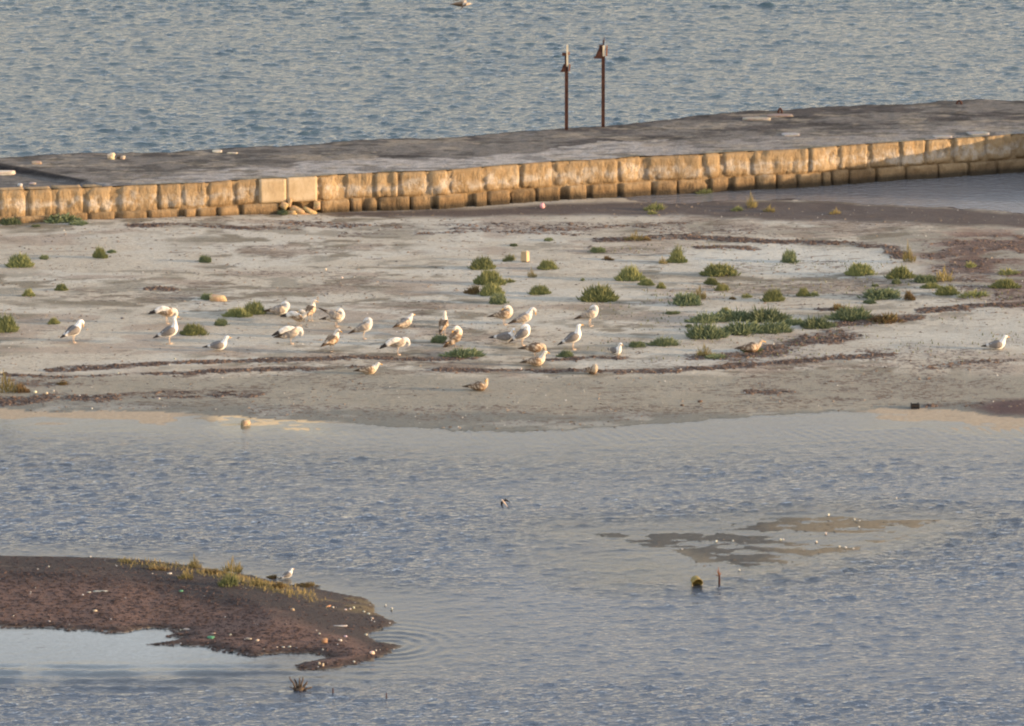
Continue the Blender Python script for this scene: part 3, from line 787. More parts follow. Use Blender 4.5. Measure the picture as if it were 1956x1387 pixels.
# ------------------------------------------------------------------ tubes, boxes
def tube(pts, rad, seg=6, cap=True):
    pts = [np.array(p, float) for p in pts]
    if not hasattr(rad, '__len__'): rad = [rad] * len(pts)
    V = []; Fc = []
    for i, p in enumerate(pts):
        t = pts[min(i + 1, len(pts) - 1)] - pts[max(i - 1, 0)]; t = t / (np.linalg.norm(t) + 1e-9)
        a = np.array([0, 1.0, 0]) if abs(t[1]) < .9 else np.array([1.0, 0, 0])
        s = np.cross(t, a); s /= np.linalg.norm(s); b = np.cross(s, t)
        for k in range(seg):
            th = 2 * math.pi * k / seg
            V.append(p + rad[i] * (math.cos(th) * s + math.sin(th) * b))
    for i in range(len(pts) - 1):
        for k in range(seg):
            Fc.append((i * seg + k, i * seg + (k + 1) % seg, (i + 1) * seg + (k + 1) % seg, (i + 1) * seg + k))
    if cap:
        Fc.append(tuple(range(seg - 1, -1, -1))); Fc.append(tuple((len(pts) - 1) * seg + k for k in range(seg)))
    return V, Fc
def join(*parts):
    V = []; Fc = []
    for v, f in parts:
        o = len(V); V += [tuple(p) for p in v]; Fc += [tuple(i + o for i in q) for q in f]
    return V, Fc
def slab(cx, cy, cz, sx, sy, sz, taper=1.0, shear=0.0, bev=0.0):
    """a box of size s round c; taper narrows its top, shear slides its top in x"""
    V = []
    for z, k, sh in ((-1, 1, 0), (1, taper, shear)):
        for x, y in ((-1, -1), (1, -1), (1, 1), (-1, 1)):
            V.append((cx + x * sx / 2 * k + sh, cy + y * sy / 2 * k, cz + z * sz / 2))
    return V, [(3, 2, 1, 0), (4, 5, 6, 7), (0, 1, 5, 4), (1, 2, 6, 5), (2, 3, 7, 6), (3, 0, 4, 7)]

# ------------------------------------------------------------------ the two rusty posts on the far edge of the mole
def post(u, v, h, kind, label):
    x, y, z = dspot(u, v); z -= 0.05
    t = empty('iron_post', (x, y, z)); tag(t, label, 'post', 'rusty posts on the breakwater')
    mesh('pole', *join(slab(0, 0, (h - .2) / 2, .080, .050, h - .2)), M_rust, smooth=False, parent=t)
    if kind == 1:
        mesh('pole_tip', *slab(.018, -.01, h - .22, .040, .075, .50), M_cream, smooth=False, parent=t)
        bx_ = mesh('lamp_box', *join(slab(-.065, 0, h - .50, .11, .12, .15, .7, .03), slab(-.09, -.01, h - .585, .10, .15, .02)), M_rust, smooth=False, parent=t)
        mesh('bracket', *join(slab(-.06, -.01, h - .185, .085, .08, .065), slab(-.03, -.01, h - .175, .05, .05, .03)), M_rust, smooth=False, parent=t)
        mesh('side_plate', *slab(.062, -.02, h - .50, .03, .10, .15, 1.0, .012), M_rust2, smooth=False, parent=t)
        mesh('side_stub', *slab(.055, -.02, h - .165, .03, .06, .07), M_rust2, smooth=False, parent=t)
    else:
        mesh('lamp_box', *join(slab(-.11, 0, h - .22, .15, .15, .26, .55, .075), slab(-.125, -.01, h - .36, .19, .18, .025), slab(-.05, 0, h - .085, .10, .12, .03)), M_rust, smooth=False, parent=t)
        mesh('front_plate', *slab(.012, -.05, h - .20, .055, .03, .25), M_cream, smooth=False, parent=t)
        mesh('side_plate', *join(slab(.075, -.02, h - .20, .035, .12, .24, .8, .01)), M_rust2, smooth=False, parent=t)
        tw = [tube([(0, 0, h - .1), (dx * .5, 0, h + hh * .5), (dx, 0.01, h + hh)], [.008, .006, .003], 4) for dx, hh in ((-.02, .10), (.03, .14), (.055, .09), (.01, .06))]
        mesh('twig', *join(*tw), M_rust, smooth=False, parent=t)
post(1082, 248, 2.02, 1, 'thin rusty post with a small bracket above a lamp box and a pale tip')
post(1152, 243, 2.06, 2, 'thin rusty post carrying a tapered lamp box with twigs sprouting above it')

# ------------------------------------------------------------------ bushes
def bush_mesh(name, n, spiky, seed, mat, flat=1.0):
    rs = np.random.RandomState(seed)
    V = []; Fc = []; T = []
    lobes = [(rs.uniform(-.5, .5), rs.uniform(-.5, .5), rs.uniform(.5, .8)) for _ in range(5)]
    ph0, ph1 = rs.uniform(0, 6, 2)
    def height(px, py):
        an = math.atan2(py, px); edge_ = 1 - .22 * (math.sin(2 * an + ph0) * .5 + .5) - .2 * (math.sin(5 * an + ph1) * .5 + .5)
        r2 = (px * px + py * py) / edge_ ** 2
        if r2 > 1 and rs.rand() > .05: return 0
        h = max(0.02, 1 - r2) ** 0.55
        l = max(math.exp(-((px - a) ** 2 + (py - b) ** 2) / (c * c * .25)) for a, b, c in lobes)
        return h * (0.40 + 0.62 * l)
    for i in range(n):
        while True:
            px, py = rs.uniform(-1, 1, 2)
            if px * px + py * py < 1: break
        hh = height(px, py)
        if hh <= 0: continue
        z0 = hh * rs.uniform(0.0, .78) ** 0.7
        ln = rs.uniform(.26, .52) * (1 + spiky * rs.rand()) * (0.55 + .6 * hh)
        dx, dy = px * .55 + rs.normal() * .18, py * .55 + rs.normal() * .18
        d = np.array([dx, dy, 1.0 if hh > .3 else .65]); d /= np.linalg.norm(d)
        p0 = np.array([px * .88, py * .88, z0 * .85]); p1 = p0 + d * ln * .55 + rs.normal(size=3) * .02; p2 = p0 + d * ln + np.array([0, 0, ln * .12])
        rd = rs.uniform(.022, .045)
        base = len(V)
        s = np.array([d[2], 0, -d[0]]); s /= np.linalg.norm(s); b = np.cross(d, s)
        for p, r_, tt in ((p0, rd * .7, 0), (p1, rd, .5)):
            for k in range(3):
                th = 2.094 * k + i
                V.append(p + r_ * (math.cos(th) * s + math.sin(th) * b)); T.append(tt * (0.4 + .6 * (z0 > .35)))
        V.append(p2); T.append(1.0 if z0 > .25 else .5)
        for k in range(3):
            k2 = (k + 1) % 3
            Fc += [(base + k, base + k2, base + 3 + k2, base + 3 + k), (base + 3 + k, base + 3 + k2, base + 6)]
    o = mesh(name, V, Fc, mat, smooth=False)
    me = o.data; at = me.attributes.new('tipness', 'FLOAT', 'POINT'); at.data.foreach_set('value', np.array(T, np.float32))
    bpy.data.objects.remove(o)
    return me
BM = {}
for k, (n, spk, mat) in {'round': (1100, .25, M_bush), 'round2': (1000, .5, M_bush), 'spiky': (900, 1.1, M_bushd), 'dark': (850, .35, M_bushd), 'sparse': (260, 1.2, M_bush), 'straw': (170, 1.6, M_straw), 'brown': (520, .6, M_bushb)}.items():
    BM[k] = bush_mesh('bush_' + k, n, spk, hash(k) % 1 + len(k) * 13 + n, mat)
def bush(u, v, wpx, hpx, kind, label, name='glasswort_bush', group='low bushes on the sand'):
    loc = spot(u, v)
    pm = F / math.hypot(loc[1], H)
    o = bpy.data.objects.new(name, BM[kind]); COL.objects.link(o)
    wm = wpx / pm / 2; hm = hpx / pm / math.cos(TH)
    dep = min(wm, max(0.12, wm * .62))
    hm = max(hm * 1.05 - 0.12 * dep, hm * .8)
    o.location = (loc[0], loc[1] + dep * 0.8, loc[2] - 0.012)
    o.scale = (wm * 1.03, dep * 1.05, hm * (.72 if kind == 'spiky' else .90))
    r_ = random.Random(int(u * 7 + v))
    o.rotation_euler = (0, 0, r_.choice([0, math.pi]) + r_.uniform(-.5, .5) * (1 if abs(wm - dep) < .08 else .15))
    tag(o, label, 'bush', group)
    return o
B = [
 (36, 512, 56, 28, 'round', 'olive green bush alone on the sand below the clump at the near wall end'),
 (84, 496, 25, 10, 'dark', 'tiny flat dark bush just beside the large olive bush'),
 (191, 494, 32, 22, 'round2', 'round green bush with a flat sprig behind it'),
 (213, 484, 22, 8, 'dark', 'flat sprig tucked behind the round bush on open sand'),
 (391, 502, 32, 16, 'dark', 'small solitary dark green bush between the wall and the rock bush'),
 (54, 567, 26, 15, 'round2', 'small green tuft on bare sand, lower of the two small tufts'),
 (116, 556, 28, 15, 'round', 'small yellowish tuft on bare sand, upper of the two small tufts'),
 (8, 636, 54, 36, 'round', 'tall yellow green bush cut off by the edge of the view'),
 (102, 620, 25, 13, 'round2', 'small dark tuft near the gull that bows over its breast'),
 (398, 573, 42, 14, 'dark', 'flat dark bush leaning on the tan rock'),
 (371, 642, 56, 25, 'round', 'dense rounded bush beside the tall preening gull'),
 (422, 623, 34, 16, 'dark', 'small dark bush just below the long hummock of bushes'),
 (452, 607, 58, 18, 'round2', 'lower half of the long hummock beside the curled resting gull'),
 (484, 602, 50, 27, 'round', 'upper rounded half of the long hummock beside the curled resting gull'),
 (115, 426, 112, 20, 'dark', 'long dark green mat growing against the foot of the block wall'),
 (150, 431, 50, 10, 'dark', 'short green fringe in front of the long mat at the wall foot'),
 (18, 430, 62, 16, 'dark', 'green mat at the wall foot at the edge of the view'),
 (68, 434, 26, 6, 'dark', 'scrap of green on the sand below the mat at the wall'),
 (540, 411, 26, 12, 'dark', 'green tuft under the broken hole in the wall'),
 (728, 402, 54, 8, 'sparse', 'thin green growth at the foot of the wall beyond the hole'),
 (920, 516, 54, 26, 'round', 'topmost bush of the stacked clump near the upright pale block'),
 (936, 546, 62, 30, 'round2', 'largest bush in the middle of the stacked clump'),
 (938, 566, 52, 26, 'round', 'yellowish bush under the largest one of the stacked clump'),
 (903, 563, 44, 17, 'brown', 'reddish brown stems on the shaded side of the stacked clump'),
 (951, 582, 44, 24, 'dark', 'lowest bush of the stacked clump, just above the gull looking back'),
 (974, 541, 26, 9, 'sparse', 'thin sprig sticking out beside the stacked clump'),
 (972, 500, 30, 13, 'sparse', 'small spreading bush beside the upright pale block'),
 (981, 471, 22, 7, 'dark', 'flat dark scrap of bush above the upright pale block'),
 (1048, 461, 24, 8, 'dark', 'small dark scrap of bush farthest up the sand above the middle'),
 (1047, 516, 42, 21, 'round', 'round green bush beyond the upright pale block'),
 (1030, 564, 46, 20, 'round', 'round bush below the straw coloured sprig'),
 (1016, 531, 18, 15, 'straw', 'straw coloured sprig between two round bushes'),
 (1142, 578, 80, 34, 'round', 'biggest domed bush, just above the hunched sleeping gull'),
 (1142, 483, 40, 13, 'dark', 'flat green bush alone high on the sand'),
 (1162, 498, 28, 9, 'brown', 'small brownish sprig below the flat green bush'),
 (1113, 537, 11, 7, 'dark', 'tiny green tuft above the biggest domed bush'),
 (1212, 461, 36, 15, 'straw', 'pale yellow bush at the start of the curved seaweed line'),
 (1236, 460, 22, 9, 'brown', 'brown end of the pale yellow bush on the curved seaweed line'),
 (1203, 538, 58, 28, 'round2', 'large round bush with a smaller one nestled against it'),
 (1234, 546, 36, 15, 'round', 'smaller bush nestled against the large round one'),
 (1263, 552, 19, 13, 'round2', 'little round tuft just beyond the nestled pair'),
 (1293, 503, 40, 22, 'round2', 'tall peaked bush inside the curve of the seaweed line'),
 (1293, 490, 26, 20, 'sparse', 'thin green top rising behind the peaked bush'),
 (1266, 505, 17, 12, 'straw', 'pale dry tuft beside the peaked bush'),
 (1376, 529, 78, 27, 'round', 'wide domed bush on the pale sand inside the seaweed curve'),
 (1360, 545, 34, 15, 'round2', 'small bush tucked under the wide domed bush'),
 (1380, 556, 32, 15, 'round', 'small yellowish bush below the tucked one'),
 (1312, 585, 72, 28, 'dark', 'broad spreading bush above the large green mat'),
 (1335, 572, 34, 20, 'straw', 'dry orange tips at the back of the broad spreading bush'),
 (1476, 577, 48, 25, 'round', 'dense bright bush standing apart beyond the large green mat'),
 (1508, 503, 38, 28, 'dark', 'upright pointed bush on the palest patch of sand'),
 (1535, 567, 28, 17, 'round2', 'small bush, first of a pair, beyond the dense bright bush'),
 (1554, 567, 24, 10, 'sparse', 'low sprig, second of a pair, beyond the dense bright bush'),
 (1400, 573, 22, 6, 'brown', 'flat brown twigs between two bushes'),
 (1427, 570, 26, 9, 'sparse', 'faint sprig of green on the sand before the dense bright bush'),
 (1285, 601, 40, 8, 'dark', 'thin flat bush just above the edge of the large green mat'),
 (1645, 528, 62, 27, 'round', 'broad tufted bush at the end of the palest sand'),
 (1720, 534, 58, 24, 'round2', 'bush with brown tips beside the reddish seaweed bank'),
 (1712, 543, 26, 12, 'dark', 'small dark bush in front of the brown tipped one'),
 (1736, 502, 26, 28, 'straw', 'spindly straw coloured plant at the tip of the seaweed curve'),
 (1768, 541, 60, 18, 'dark', 'ragged green bush on the reddish seaweed bank'),
 (1808, 565, 52, 20, 'round', 'round yellow green bush on the reddish seaweed bank'),
 (1780, 552, 44, 12, 'round2', 'low bush between the ragged and the round ones on the seaweed'),
 (1800, 540, 46, 22, 'straw', 'dry straw bush amid the reddish seaweed'),
 (1685, 573, 96, 24, 'dark', 'long low bush with rusty end below the broad tufted one'),
 (1738, 574, 30, 18, 'brown', 'rusty brown end of the long low bush'),
 (1662, 581, 34, 10, 'dark', 'small dark mat in front of the long low bush'),
 (1672, 548, 20, 7, 'dark', 'tiny dark tuft above the long low bush'),
 (1860, 570, 70, 14, 'sparse', 'thin green growth at the lower rim of the reddish bank'),
 (1928, 526, 50, 12, 'sparse', 'sparse green patch high on the reddish bank by the frame edge'),
 (1920, 552, 62, 18, 'round2', 'low green patch lower on the reddish bank by the frame edge'),
 (1855, 512, 28, 12, 'sparse', 'little pale sprig on the clods of the reddish bank'),
 (1625, 614, 92, 28, 'spiky', 'spiky dark green bush with a russet strand of seaweed behind'),
 (1605, 595, 46, 14, 'brown', 'russet twigs behind the spiky bush'),
 (1690, 618, 90, 18, 'brown', 'russet trailing twigs running on from the spiky bush'),
 (1352, 618, 84, 20, 'spiky', 'near end of the large green mat'),
 (1405, 615, 96, 24, 'spiky', 'upper middle of the large green mat'),
 (1465, 617, 92, 30, 'spiky', 'tall spiky upper part of the large green mat'),
 (1350, 649, 84, 34, 'spiky', 'bushy lower end of the large green mat'),
 (1418, 641, 110, 26, 'spiky', 'lower middle of the large green mat'),
 (1478, 638, 80, 24, 'spiky', 'lower far part of the large green mat'),
 (1515, 622, 56, 14, 'spiky', 'low link between the large mat and the dark spiky bush'),
 (1562, 629, 70, 25, 'spiky', 'dark spiky bush at the end of the large mat, over brown seaweed'),
 (1385, 599, 24, 12, 'round2', 'little tuft just above the large green mat'),
 (1316, 626, 20, 8, 'dark', 'scrap of green at the edge of the large mat'),
 (1268, 662, 64, 18, 'spiky', 'dark low bush between the sitting white gull and the large mat'),
 (1217, 664, 44, 14, 'dark', 'small low bush next to the sitting white gull'),
 (1348, 682, 38, 18, 'straw', 'dry olive sprig beside the brown gull on the seaweed'),
 (1368, 686, 58, 10, 'dark', 'flat dark growth under the dry olive sprig'),
 (1436, 673, 60, 10, 'dark', 'green tuft in front of the brown gull on the seaweed'),
 (885, 684, 88, 18, 'spiky', 'comb like row of dark green spikes on the seaweed line'),
 (840, 656, 46, 17, 'dark', 'twiggy dark bush touching the brown gull with dangling feathers'),
 (1080, 683, 34, 15, 'spiky', 'small grey green bush below the upright white gull'),
 (12, 752, 56, 30, 'straw', 'yellow brown bush on the wet beach at the edge of the view'),
 (42, 751, 36, 18, 'brown', 'small rusty bush touching the yellow brown one on the wet beach'),
 (118, 736, 34, 8, 'brown', 'flat dark sprig on the wet beach'),
 (1250, 403, 46, 14, 'sparse', 'fresh green growth on the dark mud below the wall'),
 (1246, 410, 22, 8, 'sparse', 'small green scrap in front of the growth on the dark mud'),
 (1436, 398, 22, 22, 'straw', 'pale spiky plant at the still pond edge'),
 (1408, 404, 26, 10, 'sparse', 'low green plant beside the pale spiky one at the pond'),
 (1470, 406, 24, 12, 'straw', 'yellowish plant on the mud beyond the pale spiky one'),
 (1345, 371, 36, 10, 'sparse', 'algae green clump at the wall foot where the pond begins'),
 (1595, 410, 24, 10, 'straw', 'tiny yellowish plant on the dark mud past the pond edge'),

]
for r_ in B:
    if r_[5]: bush(*r_)
# tussocks on the crest of the spit
for (u, v, w_, h_, k, lb) in [(372, 1087, 24, 20, 'straw', 'pale dry grass tuft on the spit crest, first of the row'), (355, 1108, 30, 18, 'straw', 'dry grass tuft a little below the crest of the dark spit'),
    (440, 1098, 44, 24, 'straw', 'straw grass tuft in the middle of the spit crest'), (436, 1122, 44, 26, 'sparse', 'bright olive tussock on the dark slope of the spit'), (455, 1090, 18, 12, 'straw', 'fine dry stalks rising behind the olive tussock'),
    (492, 1120, 34, 14, 'straw', 'dry tuft between the olive tussock and the small white gull'), (300, 1090, 60, 8, 'brown', 'flat rusty growth at the start of the spit crest'), (240, 1076, 36, 9, 'straw', 'low dry fringe where the spit crest begins to bend'),
    (530, 1124, 40, 12, 'brown', 'rusty stubble below the small white gull'), (520, 1106, 30, 8, 'brown', 'reddish stubble just before the small white gull'), (585, 1122, 56, 9, 'brown', 'reddish stubble on the crest beyond the small white gull'),
    (400, 1096, 60, 8, 'brown', 'brown stubble running along the spit crest')]:
    bush(u, v, w_, h_, k, lb, name='grass_tussock', group='dry tussocks on the dark spit')

# ------------------------------------------------------------------ gulls
WHITE = np.array([.74, .71, .66]); WINGG = np.array([.185, .168, .155]); BLACK = np.array([.030, .026, .025]); BROWN = np.array([.21, .145, .095]); BUFF = np.array([.50, .40, .29]); DKB = np.array([.11, .075, .05])
def catmull(P_, m):
    P_ = np.array(P_, float); n = len(P_); out = []
    for i in range(n - 1):
        p0 = P_[max(i - 1, 0)]; p1 = P_[i]; p2 = P_[i + 1]; p3 = P_[min(i + 2, n - 1)]
        for k in range(m):
            t = k / m
            out.append(0.5 * ((2 * p1) + (-p0 + p2) * t + (2 * p0 - 5 * p1 + 4 * p2 - p3) * t * t + (-p0 + 3 * p1 - 3 * p2 + p3) * t ** 3))
    out.append(P_[-1]); return np.array(out)
def loft(ctrl, colf, m=4, seg=14, tw=None):
    """ctrl rows: x, y, z, half width, half height; colf(t, ang, p) -> colour"""
    Q = catmull(ctrl, m); V = []; Fc = []; Cc = []
    n = len(Q)
    for i, q in enumerate(Q):
        a = Q[max(i - 1, 0)][:3]; b = Q[min(i + 1, n - 1)][:3]
        t = b - a; t /= np.linalg.norm(t) + 1e-9
        side = np.array([0, 1.0, 0]) - t * t[1]
        if np.linalg.norm(side) < .2: side = np.array([-1.0, 0, 0]) - t * -t[0]
        side /= np.linalg.norm(side)
        up = np.cross(t, side)
        for k in range(seg):
            th = 2 * math.pi * k / seg
            p = q[:3] + max(q[3], .002) * math.cos(th) * side + max(q[4], .002) * math.sin(th) * up
            V.append(p); Cc.append(colf(i / (n - 1), math.sin(th), p))
    for i in range(n - 1):
        for k in range(seg):
            k2 = (k + 1) % seg
            Fc.append((i * seg + k, (i + 1) * seg + k, (i + 1) * seg + k2, i * seg + k2))
    Fc.append(tuple(range(seg))); Fc.append(tuple((n - 1) * seg + k for k in range(seg - 1, -1, -1)))
    return V, Fc, Cc

HEADS = {   # neck and head rows after the chest ring
 'up': [(.150, 0, .335, .050, .052), (.168, 0, .375, .038, .038), (.185, 0, .415, .036, .036), (.215, 0, .424, .032, .031), (.243, 0, .418, .015, .016)],
 'tall': [(.150, 0, .335, .048, .050), (.165, 0, .395, .034, .035), (.172, 0, .455, .034, .034), (.198, 0, .475, .032, .031), (.226, 0, .470, .015, .016)],
 'low': [(.160, 0, .305, .053, .055), (.180, 0, .335, .042, .042), (.200, 0, .362, .037, .037), (.228, 0, .368, .032, .031), (.255, 0, .362, .015, .016)],
 'tuck': [(.150, 0, .318, .060, .060), (.150, 0, .352, .050, .048), (.115, 0, .372, .043, .040), (.070, 0, .362, .034, .032), (.035, 0, .345, .018, .018)],
 'bow': [(.165, 0, .325, .050, .050), (.200, 0, .362, .038, .037), (.238, 0, .362, .036, .036), (.262, 0, .325, .032, .032), (.262, 0, .285, .018, .018)],
 'down': [(.168, 0, .260, .055, .055), (.195, 0, .225, .042, .040), (.198, 0, .185, .036, .034), (.170, 0, .160, .028, .026), (.140, 0, .158, .015, .014)],
 'back': [(.135, -.01, .330, .052, .052), (.125, -.03, .375, .040, .038), (.090, -.05, .395, .037, .036), (.052, -.06, .385, .031, .030), (.022, -.065, .372, .015, .015)],
 'side': [(.150, 0, .325, .050, .052), (.160, -.01, .365, .040, .040), (.172, -.025, .392, .038, .037), (.178, -.055, .396, .031, .030), (.180, -.082, .388, .015, .015)],
}
def gull(u, v, head='up', ang=0, kind='adult', sit=False, pitch=0, scale=1.0, label='', wing=None, fluff=1.10, seed=1, lift=0.0, spread=0.0):
    """u, v is where it touches the ground; ang is its heading, 0 towards the light, 90 away from the viewer"""
    rs = random.Random(seed * 31 + 7); nr = np.random.RandomState(seed)
    loc = spot(u, v)
    imm = kind != 'adult'
    mant = {'adult': WINGG, 'young': BROWN, 'dark': DKB * 1.5, 'grey': WINGG * 1.25 + np.array([.03, .015, 0])}[kind]
    whead = {'adult': WHITE, 'young': WHITE * np.array([.92, .86, .78]), 'dark': BUFF, 'grey': WHITE * .8}[kind]
    belly = {'adult': WHITE, 'young': BUFF * 1.15, 'dark': BROWN * 1.2, 'grey': WHITE * .85}[kind]
    z0 = -0.150 if sit else 0.0
    hd = list(HEADS[head])
    body = [(-.275, 0, .212, .026, .005), (-.215, 0, .216, .040, .012), (-.150, 0, .222, .052, .035), (-.080, 0, .228, .074, .070), (.000, 0, .232, .080 * fluff, .084 * fluff), (.070, 0, .245, .080 * fluff, .088 * fluff), (.122, 0, .278, .066, .076)]
    if head == 'down': body[-1] = (.130, 0, .262, .066, .072)
    nb = len(body); total = nb + len(hd) - 1
    tneck = (nb - 1.1) / total
    def cf(t, s, p):
        if t > tneck: c = whead * (1 - .25 * imm * (nr.rand() < .3))
        elif t < 0.115: c = np.array(BLACK if (kind == 'adult' and t < .05 and False) else (DKB if imm else BLACK * 2))
        elif t < .24: c = WHITE if not imm else BUFF
        else:
            c = (mant if s > -0.05 else belly)
        return c * (1 + nr.uniform(-.10, .10)) * (1 + (nr.uniform(-.35, .3) if imm and t < tneck else 0))
    rows = body + hd
    V, Fc, Cc = loft(rows, cf)
    # folded wings, one on each side, crossing over the tail
    for s in (-1, 1):
        w_ = [(.118, s * .052, .285, .010, .030), (.090, s * .076, .270, .014, .062), (.020, s * (.084 * fluff), .258, .014, .072), (-.060, s * .076, .250, .013, .060), (-.130, s * .056, .243, .011, .040), (-.205, s * .034, .236, .008, .024), (-.285, s * .014, .226, .006, .014), (-.335, s * -.002, .218, .004, .006)]
        if wing == 'droop' : w_ = [(a, b * (1.25 + (0.5 if a < -.1 else 0)), c - (.05 if a < .05 else 0) - (.03 if a < -.1 else 0), d, e) for a, b, c, d, e in w_]
        if wing == 'raise' and s < 0: w_ = [(a, b * 1.5, c + max(0, .10 - a) * .55, d, e) for a, b, c, d, e in w_]
        def wf(t, sn, p, s=s):
            if t > .72: c = BLACK * 1.2 if not imm else DKB * .6
            elif t > .62: c = (WHITE * .8 if not imm else DKB)
            else: c = mant * (1.06 if sn > 0 else .9)
            if imm and t < .7 and nr.rand() < .33: c = BUFF * 1.1
            return c * (1 + nr.uniform(-.10, .10))
        v2, f2, c2 = loft(w_, wf, 3, 8)
        o_ = len(V); V += v2; Fc += [tuple(i + o_ for i in q) for q in f2]; Cc += c2
    if spread:   # the near wing hung open, pale underside out
        w_ = [(.08, -.07, .29, .012, .03), (.0, -.10, .315, .014, .050), (-.10, -.12, .305 + .03 * spread, .012, .056), (-.20, -.12, .265, .010, .046), (-.29, -.11, .225, .006, .030), (-.36, -.10, .195, .003, .01)]
        v2, f2, c2 = loft(w_, lambda t, sn, p: ((WHITE * (.98 - .35 * (nr.rand() < .25))) if t < .62 else BLACK * 1.5) * (1 + nr.uniform(-.08, .08)), 3, 8)
        o_ = len(V); V += v2; Fc += [tuple(i + o_ for i in q) for q in f2]; Cc += c2
    cp, sp_ = math.cos(R(pitch)), math.sin(R(pitch))
    def tf(p):
        x, z = p[0], p[2] - .235
        return (x * cp - z * sp_, p[1], x * sp_ + z * cp + .235 + z0 + lift + (0.0 if not sit else .0))
    V = [tf(p) for p in V]
    root = empty('gull', loc, R(ang), scale * 1.05); tag(root, label, 'gull', 'gulls resting on the sand islet')
    mesh('body', V, Fc, M_plum, colors=Cc, parent=root)
    h0 = np.array(hd[-2][:3]); h1 = np.array(hd[-1][:3]); d = (h1 - h0) / np.linalg.norm(h1 - h0)
    if head not in ('tuck', 'down'):
        bl = [h1 - d * .012, h1 + d * .022, h1 + d * .042 + np.array([0, 0, -.004]), h1 + d * .052 + np.array([0, 0, -.012])]
        v2, f2 = tube([tf(p) for p in bl], [.0115, .0105, .008, .002], 6)
        mesh('bill', v2, f2, M_bill, parent=root)
        ev = []; 
        perp = np.cross(d, [0, 0, 1.0]); perp /= np.linalg.norm(perp)
        for s in (-1, 1):
            c_ = tf(h0 * .8 + h1 * .2 + perp * s * .026 + np.array([0, 0, .010]))
            vv_, ff_ = slab(*c_, .010, .010, .010); ev.append((vv_, ff_))
        mesh('eye', *join(*ev), M_rustblack, parent=root)
    if not sit:
        for s in (-1, 1):
            hx = .015 + s * .012 if rs.random() < .6 else .0
            top = tf((.0, s * .034, .185)); top = (top[0] + .01, top[1], top[2])
            v2, f2 = tube([top, (hx - .012, s * .036, .085), (hx, s * .036, .012)], [.014, .0058, .0058], 6)
            toe = ([(hx - .012, s * .036, .012), (hx + .05, s * .036 - .026, .002), (hx + .058, s * .036, .002), (hx + .05, s * .036 + .026, .002), (hx - .012, s * .036 - .008, .001), (hx - .012, s * .036 + .008, .001)], [(0, 1, 2), (0, 2, 3), (0, 4, 1), (0, 3, 5), (1, 4, 5), (1, 5, 3, 2)])
            mesh('leg', *join((v2, f2), toe), M_leg, parent=root)
    return root
M_rustblack = mat_simple('dark_eye', (0.02, 0.017, 0.015))

